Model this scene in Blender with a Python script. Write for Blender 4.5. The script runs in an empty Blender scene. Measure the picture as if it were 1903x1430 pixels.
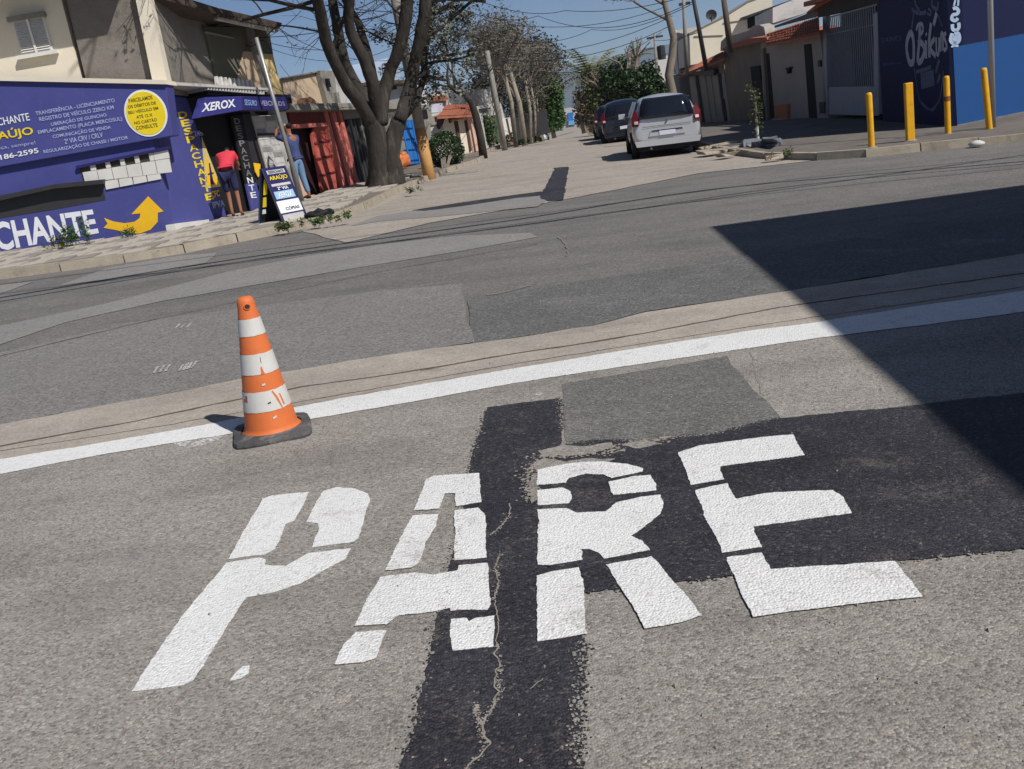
import bpy, bmesh, math, random
from mathutils import Vector, Matrix, noise
random.seed(7)
SC = bpy.context.scene
C = SC.collection
# ---------------------------------------------------------------- camera, light, exposure
ROLL = math.radians(9.73); TH = math.radians(15.99); FL = 1710.0; H = 1.5
sr, cr, st, ct = math.sin(ROLL), math.cos(ROLL), math.sin(TH), math.cos(TH)
cd = bpy.data.cameras.new('camera'); cam = bpy.data.objects.new('camera', cd); C.objects.link(cam)
cd.sensor_width = 36.0; cd.lens = 36.0*FL/1903.0; cd.clip_start = 0.05; cd.clip_end = 9000
cam.matrix_world = Matrix(((cr, sr, 0, 0), (-sr*st, cr*st, -ct, 0), (-sr*ct, cr*ct, st, H), (0, 0, 0, 1)))
SC.camera = cam
SUN = Vector((0.512, -0.492, 0.745)).normalized()          # towards the sun
el = math.asin(SUN.z); az = math.atan2(SUN.x, SUN.y)
W = bpy.data.worlds.new('World'); SC.world = W; W.use_nodes = True
wn = W.node_tree; wn.nodes.clear()
sky = wn.nodes.new('ShaderNodeTexSky'); sky.sky_type = 'NISHITA'; sky.sun_disc = False
sky.sun_elevation = el; sky.sun_rotation = az; sky.altitude = 700; sky.air_density = 0.65; sky.dust_density = 0.8; sky.ozone_density = 3.0
bg = wn.nodes.new('ShaderNodeBackground'); bg.inputs['Strength'].default_value = 0.076
wo = wn.nodes.new('ShaderNodeOutputWorld')
wn.links.new(sky.outputs[0], bg.inputs[0]); wn.links.new(bg.outputs[0], wo.inputs[0])
sl = bpy.data.lights.new('sun', 'SUN'); sl.energy = 4.55; sl.angle = math.radians(0.53); sl.color = (1.0, 0.965, 0.915)
so = bpy.data.objects.new('sun', sl); C.objects.link(so); so.rotation_euler = SUN.to_track_quat('Z', 'Y').to_euler()
SC.view_settings.view_transform = 'Standard'; SC.view_settings.look = 'None'
SC.view_settings.exposure = 0.0; SC.view_settings.gamma = 1.0; SC.view_settings.use_curve_mapping = False

# ---------------------------------------------------------------- helpers: points
def ray(px, py):
    u = px-951.5; v = py-715; x = u*cr-v*sr; y = u*sr+v*cr
    return (x, FL*ct-y*st, -FL*st-y*ct)
def G(px, py, h=0.0):                       # point of the ground plane seen at a pixel of the photo
    d = ray(px, py); t = (H-h)/(-d[2]-0.045*d[0]+0.006*d[1])
    return Vector((d[0]*t, d[1]*t, H+d[2]*t))
def at(px, py, Y):                          # point at distance Y seen at a pixel
    d = ray(px, py); t = Y/d[1]
    return Vector((d[0]*t, Y, H+d[2]*t))
ZK = [(-400, -0.6), (0, 0), (42, 0.063), (60, -0.30), (160, -3.4), (350, -5.4), (700, -4.0), (1500, 2), (6000, 10)]
def zc(Y):
    for (a, za), (b, zb) in zip(ZK, ZK[1:]):
        if Y <= b: return za+(zb-za)*(Y-a)/(b-a)
    return ZK[-1][1]
def gz(X, Y):                               # terrain height
    s = max(-16, min(16, X-0.1*Y)); f = 1.0 if Y < 60 else max(0.0, 1-(Y-60)/200)
    return zc(Y)-0.045*s*f
def S(s, Y, h=0.0): return Vector((s+0.1*Y, Y, gz(s+0.1*Y, Y)+h))
class WP:                                   # a vertical wall plane through two ground points
    def __init__(self, a, b):
        self.a = Vector((a[0], a[1])); self.d = (Vector((b[0], b[1]))-self.a).normalized()
        n = Vector((-self.d.y, self.d.x))
        if n.dot(-self.a) < 0: n = -n
        self.n = n
    def p(self, px, py, off=0.0):
        d = ray(px, py); D = Vector((d[0], d[1])); a = self.a+self.n*off
        t = a.dot(self.n)/D.dot(self.n)
        return Vector((d[0]*t, d[1]*t, H+d[2]*t))
    def sz(self, px, py, off=0.0):
        v = self.p(px, py, off); return ((v.xy-self.a).dot(self.d), v.z)
    def w(self, s, z, off=0.0):
        q = self.a+self.d*s+self.n*off; return Vector((q.x, q.y, z))
    def N(self): return Vector((self.n.x, self.n.y, 0))

# ---------------------------------------------------------------- helpers: objects
def tag(o, label=None, cat=None, group=None, kind=None):
    if label: o['label'] = label
    if cat: o['category'] = cat
    if group: o['group'] = group
    if kind: o['kind'] = kind
    return o
def thing(name, label, cat, loc=(0, 0, 0), group=None, rz=0.0):
    o = bpy.data.objects.new(name, None); o.empty_display_size = 0.2; C.objects.link(o)
    o.location = loc; o.rotation_euler = (0, 0, rz)
    return tag(o, label, cat, group)
def link(name, me, mat=None, parent=None, local=False):
    o = bpy.data.objects.new(name, me); C.objects.link(o)
    if mat is not None and not me.materials: me.materials.append(mat)
    if parent is not None:
        o.parent = parent
        if not local:
            q = parent
            M = Matrix.Identity(4)
            while q is not None:
                if q.type == 'EMPTY': M = Matrix.LocRotScale(q.location, q.rotation_euler, q.scale)
                q = q.parent
            o.matrix_parent_inverse = M.inverted() if parent.type == 'EMPTY' else Matrix.Identity(4)
    return o
def raw(name, vs, fs, mat, parent=None, smooth=False, local=False, kind=None):
    me = bpy.data.meshes.new(name); me.from_pydata([tuple(v) for v in vs], [], fs); me.validate()
    if smooth: me.polygons.foreach_set('use_smooth', [True]*len(me.polygons))
    o = link(name, me, mat, parent, local)
    if kind: o['kind'] = kind
    return o
class MB:
    def __init__(s): s.v = []; s.f = []
    def add(s, vs, fs):
        k = len(s.v); s.v += [tuple(x) for x in vs]; s.f += [tuple(i+k for i in f) for f in fs]; return s
    def box(s, x0, x1, y0, y1, z0, z1):
        return s.add([(x0,y0,z0),(x1,y0,z0),(x1,y1,z0),(x0,y1,z0),(x0,y0,z1),(x1,y0,z1),(x1,y1,z1),(x0,y1,z1)],
                     [(0,3,2,1),(4,5,6,7),(0,1,5,4),(1,2,6,5),(2,3,7,6),(3,0,4,7)])
    def tube(s, pts, rs, n=7, cap=True):
        pts = [Vector(p) for p in pts]
        if not isinstance(rs, (list, tuple)): rs = [rs]*len(pts)
        rings = []; up = None
        for i, p in enumerate(pts):
            d = (pts[min(i+1, len(pts)-1)]-pts[max(i-1, 0)])
            d = d.normalized() if d.length > 1e-9 else Vector((0, 0, 1))
            if up is None: up = Vector((1, 0, 0)) if abs(d.x) < 0.8 else Vector((0, 1, 0))
            a = d.cross(up).normalized(); b = a.cross(d).normalized(); up = b
            rings.append([p+(a*math.cos(2*math.pi*k/n)+b*math.sin(2*math.pi*k/n))*rs[i] for k in range(n)])
        k0 = len(s.v)
        for r in rings: s.v += [tuple(q) for q in r]
        for i in range(len(rings)-1):
            for k in range(n):
                a = k0+i*n+k; b = k0+i*n+(k+1) % n
                s.f.append((a, b, b+n, a+n))
        if cap:
            s.f.append(tuple(k0+k for k in range(n-1, -1, -1))); e = k0+(len(rings)-1)*n
            s.f.append(tuple(e+k for k in range(n)))
        return s
    def prism(s, pts, vec):                 # polygon extruded by vec
        n = len(pts); pts = [Vector(p) for p in pts]; vec = Vector(vec)
        return s.add(pts+[p+vec for p in pts], [tuple(range(n)), tuple(range(2*n-1, n-1, -1))] +
                     [(i, (i+1) % n+0, (i+1) % n+n, i+n)[::-1] for i in range(n)])
    def lathe(s, prof, c=(0, 0, 0), n=24):
        k0 = len(s.v)
        for r, z in prof:
            for k in range(n):
                a = 2*math.pi*k/n; s.v.append((c[0]+r*math.cos(a), c[1]+r*math.sin(a), c[2]+z))
        for i in range(len(prof)-1):
            for k in range(n):
                a = k0+i*n+k; b = k0+i*n+(k+1) % n; s.f.append((a, b, b+n, a+n))
        return s
    def build(s, name, mat, parent=None, smooth=False, local=False, kind=None):
        return raw(name, s.v, s.f, mat, parent, smooth, local, kind)
def fixn(o):
    bm = bmesh.new(); bm.from_mesh(o.data); bmesh.ops.recalc_face_normals(bm, faces=bm.faces); bm.to_mesh(o.data); bm.free(); return o
def bevel(o, w=0.01, seg=2):
    m = o.modifiers.new('bevel', 'BEVEL'); m.width = w; m.segments = seg; m.limit_method = 'ANGLE'; return o
def slab(name, P, pxs, off, thick, mat, parent=None, **k):
    pts = [P.p(x, y, off) for x, y in pxs]
    return fixn(MB().prism(pts, -P.N()*thick).build(name, mat, parent, **k))
def rect(P, bl, tr, off=0.0):
    s0, z0 = P.sz(bl[0], bl[1], off); s1, z1 = P.sz(tr[0], tr[1], off); return (min(s0, s1), max(s0, s1), min(z0, z1), max(z0, z1))
def rslab(name, P, r, off, thick, mat, parent=None, **k):        # r = s0,s1,z0,z1 on the wall
    s0, s1, z0, z1 = r
    pts = [P.w(s0, z0, off), P.w(s1, z0, off), P.w(s1, z1, off), P.w(s0, z1, off)]
    return fixn(MB().prism(pts, -P.N()*thick).build(name, mat, parent, **k))
def proj(v):
    X, Y, Z = v[0], v[1], v[2]-H; f = Y*ct-Z*st
    if f <= 0.1: return (-9999, -9999)
    k = FL/f; a = X*k; b = -(Y*st+Z*ct)*k
    return (951.5+a*cr+b*sr, 715-a*sr+b*cr)
def rag(pts, step=0.12, amp=0.01, seed=0, closed=True):
    out = []; n = len(pts)
    for i in range(n if closed else n-1):
        a = Vector(pts[i]); b = Vector(pts[(i+1) % n]); k = max(1, int((b-a).length/step))
        k = min(k, 320)
        for j in range(k):
            p = a.lerp(b, j/k); q = p*7.0+Vector((seed, seed*2, 0)); q2 = p*31.0+Vector((seed, 0, seed)); q3 = p*110.0
            d = Vector((noise.noise(q)+0.6*noise.noise(q2)+.45*noise.noise(q3), noise.noise(q+Vector((9, 9, 9)))+0.6*noise.noise(q2+Vector((5, 5, 5)))+.45*noise.noise(q3+Vector((3, 7, 5))), 0))*amp
            out.append(p+d)
    if not closed: out.append(Vector(pts[-1]))
    return out
def smooth(pts, it=1):                      # Chaikin on a closed polygon
    for _ in range(it):
        o = []
        for i in range(len(pts)):
            a = Vector(pts[i]); b = Vector(pts[(i+1) % len(pts)]); o += [a.lerp(b, .25), a.lerp(b, .75)]
        pts = o
    return pts
def sheet(name, pxs, h, mat, parent=None, amp=0.0, step=0.15, seed=0, thick=0.0, kind=None, curl=0):
    pts = [G(x, y, h) for x, y in pxs]
    if curl: pts = smooth(pts, curl)
    if amp: pts = rag(pts, step, amp, seed)
    if thick: o = fixn(MB().prism(pts, (0, 0, thick)).build(name, mat, parent))
    else:
        a = sum(pts[i].x*pts[(i+1) % len(pts)].y-pts[(i+1) % len(pts)].x*pts[i].y for i in range(len(pts)))
        if a < 0: pts = pts[::-1]
        o = raw(name, pts, [tuple(range(len(pts)))], mat, parent)
    if kind: o['kind'] = kind
    return o
def structure(o): o['kind'] = 'structure'; return o
_tc = {}
def textmesh(txt, bold=0.0):
    cu = bpy.data.curves.new('t', 'FONT'); cu.body = txt; cu.size = 1; cu.offset = bold; cu.resolution_u = 3
    o = bpy.data.objects.new('t', cu); me = bpy.data.meshes.new_from_object(o)
    vs = [v.co.copy() for v in me.vertices]; fs = [tuple(p.vertices) for p in me.polygons]
    bpy.data.objects.remove(o); bpy.data.curves.remove(cu); bpy.data.meshes.remove(me)
    x0 = min(v.x for v in vs); x1 = max(v.x for v in vs); y0 = min(v.y for v in vs); y1 = max(v.y for v in vs)
    return [((v.x-x0)/(x1-x0), (v.y-y0)/(y1-y0)) for v in vs], fs
def text(name, txt, P, quad, off, mat, parent, bold=0.0, label=None):   # quad of pixels: bl br tr tl
    uv, fs = textmesh(txt, bold)
    bl, br, tr, tl = [P.sz(x, y, off) for x, y in quad]
    vs = []
    for u, v in uv:
        s = (bl[0]*(1-u)+br[0]*u)*(1-v)+(tl[0]*(1-u)+tr[0]*u)*v
        z = (bl[1]*(1-u)+br[1]*u)*(1-v)+(tl[1]*(1-u)+tr[1]*u)*v
        vs.append(P.w(s, z, off))
    o = raw(name, vs, fs, mat, parent)
    if label: o['label'] = label
    return o
# ---------------------------------------------------------------- materials
def lin(c): return tuple(((x/255)/12.92 if x/255 <= 0.04045 else ((x/255+0.055)/1.055)**2.4) for x in c)+(1,)
_m = {}
def mat(name, col, rough=0.8, var=0.12, scale=3.0, bump=0.0, bscale=40.0, metal=0.0, dirt=0.0, dirtcol=(70, 62, 52), spec=0.3, coat=0.0, fine=0.0, stretch=None):
    if name in _m: return _m[name]
    m = bpy.data.materials.new(name); m.use_nodes = True; nt = m.node_tree; N = nt.nodes; L = nt.links
    b = N['Principled BSDF']; c = lin(col)
    b.inputs['Roughness'].default_value = rough; b.inputs['Metallic'].default_value = metal
    b.inputs['Specular IOR Level'].default_value = spec; b.inputs['Coat Weight'].default_value = coat
    tc0 = N.new('ShaderNodeTexCoord'); tc = tc0
    if stretch:
        tc = N.new('ShaderNodeMapping'); tc.inputs['Scale'].default_value = stretch; L.new(tc0.outputs['Object'], tc.inputs['Vector'])
    def nz(sc, det=4, r=0.6):
        n = N.new('ShaderNodeTexNoise'); n.inputs['Scale'].default_value = sc; n.inputs['Detail'].default_value = det; n.inputs['Roughness'].default_value = r
        L.new(tc.outputs['Vector' if stretch else 'Object'], n.inputs['Vector']); return n
    if var or dirt or fine:
        n1 = nz(scale, 5, 0.65)
        r = N.new('ShaderNodeValToRGB'); e = r.color_ramp.elements
        e[0].position = 0.3; e[0].color = tuple(x*(1-var) for x in c[:3])+(1,)
        e[1].position = 0.7; e[1].color = tuple(min(1, x*(1+var)) for x in c[:3])+(1,)
        L.new(n1.outputs['Fac'], r.inputs['Fac']); out = r.outputs['Color']
        if fine:
            n2 = nz(scale*25, 2, 0.5); mx = N.new('ShaderNodeMix'); mx.data_type = 'RGBA'; mx.blend_type = 'MULTIPLY'
            mr = N.new('ShaderNodeMapRange'); mr.inputs['From Min'].default_value = .3; mr.inputs['From Max'].default_value = .7
            mr.inputs['To Min'].default_value = 1-fine; mr.inputs['To Max'].default_value = 1.0
            L.new(n2.outputs['Fac'], mr.inputs['Value']); mx.inputs['Factor'].default_value = 1
            L.new(out, mx.inputs['A']); L.new(mr.outputs[0], mx.inputs['B']); out = mx.outputs['Result']
        if dirt:
            n3 = nz(scale*0.7+1.3, 8, 0.75); n3.inputs['Distortion'].default_value = 0.6
            mr = N.new('ShaderNodeMapRange'); mr.inputs['From Min'].default_value = .52; mr.inputs['From Max'].default_value = .72
            mr.inputs['To Max'].default_value = dirt; L.new(n3.outputs['Fac'], mr.inputs['Value'])
            mx = N.new('ShaderNodeMix'); mx.data_type = 'RGBA'; L.new(mr.outputs[0], mx.inputs['Factor'])
            L.new(out, mx.inputs['A']); mx.inputs['B'].default_value = lin(dirtcol); out = mx.outputs['Result']
        L.new(out, b.inputs['Base Color'])
    else: b.inputs['Base Color'].default_value = c
    if bump:
        n4 = nz(bscale, 4, 0.6); bp = N.new('ShaderNodeBump'); bp.inputs['Strength'].default_value = min(1, bump); bp.inputs['Distance'].default_value = 0.02*bump
        L.new(n4.outputs['Fac'], bp.inputs['Height']); L.new(bp.outputs[0], b.inputs['Normal'])
    _m[name] = m; return m
def asphalt(name, base, stones, cell, contrast=1.0, patch=0.15, wear=None, wearamt=0.0, wscale=2.5, rough=0.85, bump=0.5, blotch=None, stain=0.0):
    m = bpy.data.materials.new(name); m.use_nodes = True; nt = m.node_tree; N = nt.nodes; L = nt.links
    b = N['Principled BSDF']; b.inputs['Roughness'].default_value = rough; b.inputs['Specular IOR Level'].default_value = 0.35
    tc = N.new('ShaderNodeTexCoord')
    vo = N.new('ShaderNodeTexVoronoi'); vo.inputs['Scale'].default_value = cell; L.new(tc.outputs['Object'], vo.inputs['Vector'])
    sp = N.new('ShaderNodeSeparateColor'); L.new(vo.outputs['Color'], sp.inputs[0])
    r = N.new('ShaderNodeValToRGB'); r.color_ramp.interpolation = 'CONSTANT'; els = r.color_ramp.elements
    for i, (p, c) in enumerate(stones):
        e = els[i] if i < 2 else els.new(p)
        e.position = p; e.color = lin(c)
    L.new(sp.outputs[0], r.inputs['Fac'])
    mx = N.new('ShaderNodeMix'); mx.data_type = 'RGBA'; mx.inputs['Factor'].default_value = contrast
    mx.inputs['A'].default_value = lin(base); L.new(r.outputs['Color'], mx.inputs['B']); out = mx.outputs['Result']
    def nz(sc, det=5, ro=0.6, dist=0.0):
        n = N.new('ShaderNodeTexNoise'); n.inputs['Scale'].default_value = sc; n.inputs['Detail'].default_value = det
        n.inputs['Roughness'].default_value = ro; n.inputs['Distortion'].default_value = dist; L.new(tc.outputs['Object'], n.inputs['Vector']); return n
    def mul(a, n, lo, hi, f0=.3, f1=.7):
        mr = N.new('ShaderNodeMapRange'); mr.inputs['From Min'].default_value = f0; mr.inputs['From Max'].default_value = f1
        mr.inputs['To Min'].default_value = lo; mr.inputs['To Max'].default_value = hi; L.new(n.outputs['Fac'], mr.inputs['Value'])
        k = N.new('ShaderNodeMix'); k.data_type = 'RGBA'; k.blend_type = 'MULTIPLY'; k.inputs['Factor'].default_value = 1
        L.new(a, k.inputs['A']); L.new(mr.outputs[0], k.inputs['B']); return k.outputs['Result']
    out = mul(out, nz(0.8), 1-patch, 1+patch*0.6); out = mul(out, nz(4.5, 6, .7), 1-patch, 1+patch*.5)
    if stain:
        mp = N.new('ShaderNodeMapping'); mp.inputs['Scale'].default_value = (.35, 1.5, 1); mp.inputs['Rotation'].default_value = (0, 0, .12); L.new(tc.outputs['Object'], mp.inputs['Vector'])
        n = N.new('ShaderNodeTexNoise'); n.inputs['Scale'].default_value = 1.3; n.inputs['Detail'].default_value = 6; n.inputs['Roughness'].default_value = .6; L.new(mp.outputs[0], n.inputs['Vector'])
        out = mul(out, n, 1.06, 1-stain, .45, .68)
        out = mul(out, nz(2.3, 3, .5, 1.2), 1.0, 1-stain*.8, .62, .74)
    if blotch:
        n = nz(1.1, 6, .7, .4); mr = N.new('ShaderNodeMapRange'); mr.inputs['From Min'].default_value = .56; mr.inputs['From Max'].default_value = .75
        mr.inputs['To Max'].default_value = .55; L.new(n.outputs['Fac'], mr.inputs['Value'])
        k = N.new('ShaderNodeMix'); k.data_type = 'RGBA'; L.new(mr.outputs[0], k.inputs['Factor']); L.new(out, k.inputs['A']); k.inputs['B'].default_value = lin(blotch); out = k.outputs['Result']
    if wear:
        n = nz(wscale, 8, .72, .5); n2 = nz(cell*0.6, 2); ad = N.new('ShaderNodeMath'); ad.operation = 'MULTIPLY_ADD'
        L.new(n2.outputs['Fac'], ad.inputs[0]); ad.inputs[1].default_value = 0.35; L.new(n.outputs['Fac'], ad.inputs[2])
        mr = N.new('ShaderNodeMapRange'); mr.inputs['From Min'].default_value = .74; mr.inputs['From Max'].default_value = .85; mr.inputs['To Max'].default_value = wearamt
        L.new(ad.outputs[0], mr.inputs['Value'])
        k = N.new('ShaderNodeMix'); k.data_type = 'RGBA'; L.new(mr.outputs[0], k.inputs['Factor']); L.new(out, k.inputs['A']); k.inputs['B'].default_value = lin(wear); out = k.outputs['Result']
    L.new(out, b.inputs['Base Color'])
    bp = N.new('ShaderNodeBump'); bp.inputs['Strength'].default_value = bump; bp.inputs['Distance'].default_value = 0.006
    L.new(vo.outputs['Distance'], bp.inputs['Height']); bp.invert = True
    n = nz(cell*0.35, 4, .7); b2 = N.new('ShaderNodeBump'); b2.inputs['Strength'].default_value = bump; b2.inputs['Distance'].default_value = 0.006
    L.new(n.outputs['Fac'], b2.inputs['Height']); L.new(bp.outputs[0], b2.inputs['Normal']); L.new(b2.outputs[0], b.inputs['Normal'])
    _m[name] = m; return m
def leafmat(name, c1, c2, c3, rough=0.6):
    m = bpy.data.materials.new(name); m.use_nodes = True; nt = m.node_tree; N = nt.nodes; L = nt.links
    b = N['Principled BSDF']; b.inputs['Roughness'].default_value = rough; b.inputs['Specular IOR Level'].default_value = 0.25
    g = N.new('ShaderNodeNewGeometry'); r = N.new('ShaderNodeValToRGB'); e = r.color_ramp.elements
    e[0].color = lin(c1); e[1].color = lin(c3); k = e.new(0.5); k.color = lin(c2)
    L.new(g.outputs['Random Per Island'], r.inputs['Fac']); L.new(r.outputs[0], b.inputs['Base Color'])
    _m[name] = m; return m
def glassmat(name, col, rough=0.06):
    m = mat(name, col, rough, 0, spec=0.6); return m
# ================================================================ SETTING: ground, roads, markings
A_near = asphalt('worn coarse asphalt', (146, 141, 134), [(0, (84, 80, 76)), (.09, (112, 107, 102)), (.26, (138, 133, 126)), (.5, (150, 145, 138)), (.72, (162, 157, 149)), (.9, (182, 177, 168)), (.975, (146, 128, 114))], 125, .62, .10, blotch=(128, 124, 122), bump=.5, stain=.2)
A_cross = asphalt('smooth grey asphalt', (113, 110, 107), [(0, (84, 82, 80)), (.3, (110, 107, 104)), (.7, (126, 123, 119)), (.94, (148, 144, 138))], 70, .55, .10, blotch=(98, 96, 95), bump=.4, stain=.14)
A_light = asphalt('pale ground asphalt strip', (136, 133, 130), [(0, (108, 106, 104)), (.3, (132, 130, 127)), (.75, (150, 147, 143))], 60, .5, .08, bump=.3)
A_mid = asphalt('mid grey asphalt patching', (128, 125, 122), [(0, (88, 86, 84)), (.3, (124, 121, 118)), (.75, (140, 137, 133)), (.95, (158, 154, 148))], 75, .6, .08, bump=.4)
A_grey = asphalt('cool grey asphalt', (103, 103, 102), [(0, (74, 74, 74)), (.25, (100, 100, 99)), (.75, (120, 119, 117)), (.95, (148, 146, 142))], 85, .7, .12, wear=(138, 132, 124), wearamt=.5, wscale=1.6, bump=.6)
A_soft = asphalt('faded grey asphalt square', (112, 111, 108), [(0, (80, 79, 77)), (.25, (106, 105, 102)), (.75, (126, 124, 120)), (.95, (150, 147, 142))], 105, .7, .12, wear=(142, 136, 129), wearamt=.6, wscale=1.9, bump=.5)
A_dark = asphalt('fresh dark bitumen', (60, 59, 64), [(0, (38, 38, 42)), (.3, (54, 53, 58)), (.7, (68, 66, 71)), (.95, (98, 94, 90))], 120, .8, .25, wear=(108, 102, 95), wearamt=.6, wscale=2.4, stain=.25, rough=.6, bump=.6)
A_tan = asphalt('tan worn street', (160, 151, 141), [(0, (134, 125, 116)), (.3, (154, 145, 135)), (.7, (168, 159, 149)), (.93, (182, 174, 164))], 26, .45, .10, bump=.25, blotch=(142, 131, 120), stain=.12)
M_conc = asphalt('tan gutter concrete', (166, 157, 146), [(0, (138, 129, 119)), (.25, (162, 153, 142)), (.7, (176, 168, 158)), (.95, (194, 187, 178))], 90, .5, .12, blotch=(140, 128, 116), bump=.4, stain=.16)
M_crack = mat('dirt in crack', (92, 79, 67), .95, .35, 9)
M_white = asphalt('fresh white road paint', (224, 224, 222), [(0, (188, 187, 184)), (.08, (218, 218, 216)), (.5, (229, 229, 227))], 110, .6, .05, rough=.6, bump=.6, wear=(168, 163, 156), wearamt=.6, wscale=3.2)
M_scar = mat('mortar coloured crack', (146, 139, 130), .9, .3, 30)
M_worn = asphalt('thin sprayed white paint', (176, 174, 170), [(0, (140, 134, 128)), (.45, (176, 172, 168)), (.75, (210, 208, 204))], 80, .9, .15, bump=.4)
M_earth = mat('dry earth', (128, 112, 92), .95, .22, .9, bump=.6, bscale=12, dirt=.5, dirtcol=(104, 100, 70), fine=.2)
M_walk = mat('pavement mortar', (120, 112, 102), .95, .2, 1.4, bump=.4, bscale=30, dirt=.6, dirtcol=(96, 84, 70))
M_kerb = mat('kerb concrete', (164, 154, 138), .9, .16, 2.5, bump=.5, bscale=30, dirt=.7, dirtcol=(104, 92, 78), fine=.15)
M_tileA = mat('pale pavement tile', (176, 168, 156), .85, .12, 1.3, bump=.3, bscale=30, dirt=.4, dirtcol=(130, 118, 102))
M_tileB = mat('grey pavement tile', (142, 136, 128), .85, .14, 1.3, bump=.3, bscale=30, dirt=.3, dirtcol=(92, 84, 76))

# terrain ribbon following the street
Ys = [-300, -40, 0, 20, 42, 60, 100, 160, 250, 350, 500, 700, 1100, 1500, 2600, 6000]; Ss = [-3000, -400, -60, -16, -6, 6, 16, 60, 400, 3000]
vs = [(s+0.1*Y, Y, gz(s+0.1*Y, Y)-0.05) for Y in Ys for s in Ss]; n = len(Ss)
structure(raw('ground', vs, [(j*n+i, j*n+i+1, (j+1)*n+i+1, (j+1)*n+i) for j in range(len(Ys)-1) for i in range(n-1)], M_earth))
def ribbon(name, sa, sb, Y0, Y1, h, m, step=6, hb=None, parent=None):
    vs = []; k = max(1, int((Y1-Y0)/step)); fs = []
    for j in range(k+1):
        Y = Y0+(Y1-Y0)*j/k
        a = sa(Y) if callable(sa) else sa; b = sb(Y) if callable(sb) else sb
        vs += [S(a, Y, h), S(b, Y, h if hb is None else hb)]
        if j: fs.append((2*j-2, 2*j-1, 2*j+1, 2*j))
    return raw(name, vs, fs, m, parent)
def worldsheet(name, pts, h, m, amp=0, step=.3, seed=0):
    q = [Vector((x, y, gz(x, y)+h)) for x, y in pts]
    if amp: q = rag(q, step, amp, seed)
    return raw(name, q, [tuple(range(len(q)))], m)
# cross street (base layer), far street, near street
structure(worldsheet('cross_street', [(-15.5, 4.2), (15.5, 4.2), (16.5, 22.0), (-14.2, 19.0)], -.004, A_cross))
structure(ribbon('far_street', -3.9, 4.0, 24.0, 520, .000, A_tan))
structure(sheet('far_street_mouth', [(640, 452), (800, 414), (1045, 372), (1180, 346), (1300, 322), (1500, 300), (1560, 290), (1420, 281), (1310, 270), (1250, 266), (900, 292), (800, 330), (735, 362), (690, 384), (560, 428)], .004, A_tan, amp=.04, step=.4))
upper = [(-400, 918), (0, 854), (180, 825), (380, 790), (590, 749), (700, 729), (951, 686), (1200, 645), (1400, 614), (1500, 602), (1700, 570), (1903, 541), (2200, 492)]
lower = [(2200, 535), (1903, 580), (1700, 606), (1530, 627), (1250, 668), (1080, 693), (951, 713), (760, 748), (590, 777), (400, 811), (200, 843), (0, 881), (-400, 950)]
near = [G(x, y, .006) for x, y in upper]
near += [Vector((14, y, gz(14, y)+.006)) for y in (3, -14)]+[Vector((-14, y, gz(-14, y)+.006)) for y in (-14, 3)]
structure(fixn(raw('near_street', near[::-1], [tuple(range(len(near)))], A_near)))
gut = [(-400, 860), (0, 789), (300, 734), (440, 706), (620, 676), (800, 648), (951, 629), (1100, 606), (1200, 580), (1440, 545), (1903, 471), (2200, 420)]
structure(sheet('gutter', gut+upper[::-1], .008, M_conc, amp=.018, step=.12, seed=4))
crack = [(0, 829), (250, 783), (440, 743), (560, 719), (700, 700), (800, 684), (951, 658), (1100, 636), (1200, 619), (1450, 571), (1903, 508)]
def stripe(name, px, w0, w1, h, m, amp=.008, step=.06, seed=0):
    c = [G(x, y, h) for x, y in px]; c = rag(c, step, amp, seed, closed=False); L = []; R = []
    for i, p in enumerate(c):
        d = (c[min(i+1, len(c)-1)]-c[max(i-1, 0)]).normalized(); q = Vector((-d.y, d.x, 0))
        w = (w0+(w1-w0)*i/len(c))*(.55+.9*abs(noise.noise(p*3+Vector((seed, 0, 0)))))
        L.append(p+q*w); R.append(p-q*w)
    k = len(L); return raw(name, L+R, [(i, i+1, k+i+1, k+i)[::-1] for i in range(k-1)], m)
structure(stripe('gutter_crack', crack, .015, .018, .0095, M_crack, seed=2))
structure(stripe('gutter_crack', [(0, 838), (300, 792), (700, 722), (951, 677), (1400, 606), (1903, 533)], .004, .006, .0097, M_crack, seed=5, amp=.012))
# patchwork of the cross street
P_ = lambda *a, **k: structure(sheet('asphalt_patch', *a, **k))
P_([(0, 606), (200, 564), (420, 506), (560, 478), (700, 455), (860, 438), (985, 433), (1000, 441), (860, 466), (700, 492), (460, 532), (300, 560), (120, 600), (0, 640), (-200, 680), (-200, 645)], .001, A_light, amp=.03, step=.3, seed=1)
P_([(-200, 705), (0, 655), (240, 600), (440, 574), (700, 541), (860, 527), (868, 580), (880, 636), (700, 664), (440, 708), (200, 752), (0, 790), (-200, 822)], .004, A_mid, amp=.03, step=.3, seed=2)
P_([(95, 535), (200, 498), (330, 476), (405, 470), (385, 488), (300, 506), (180, 522)], .001, A_light, amp=.04, step=.3, seed=3)
P_([(-60, 545), (0, 530), (60, 524), (20, 540), (-60, 560)], .001, A_light, amp=.04, step=.3, seed=33)
P_([(650, 421), (700, 402), (840, 381), (1012, 362), (1014, 374), (1000, 384), (820, 402), (700, 412)], .009, A_light, amp=.03, step=.3, seed=4)
P_([(1003, 368), (1005, 362), (1018, 340), (1031, 312), (1057, 310), (1052, 340), (1048, 371), (1020, 374)], .013, A_dark, amp=.03, step=.2, seed=5)
P_([(765, 391), (860, 376), (960, 362), (1005, 356), (1020, 359), (1012, 363), (960, 368), (860, 383), (790, 392)], .012, A_dark, amp=.02, step=.2, seed=6)
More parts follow.
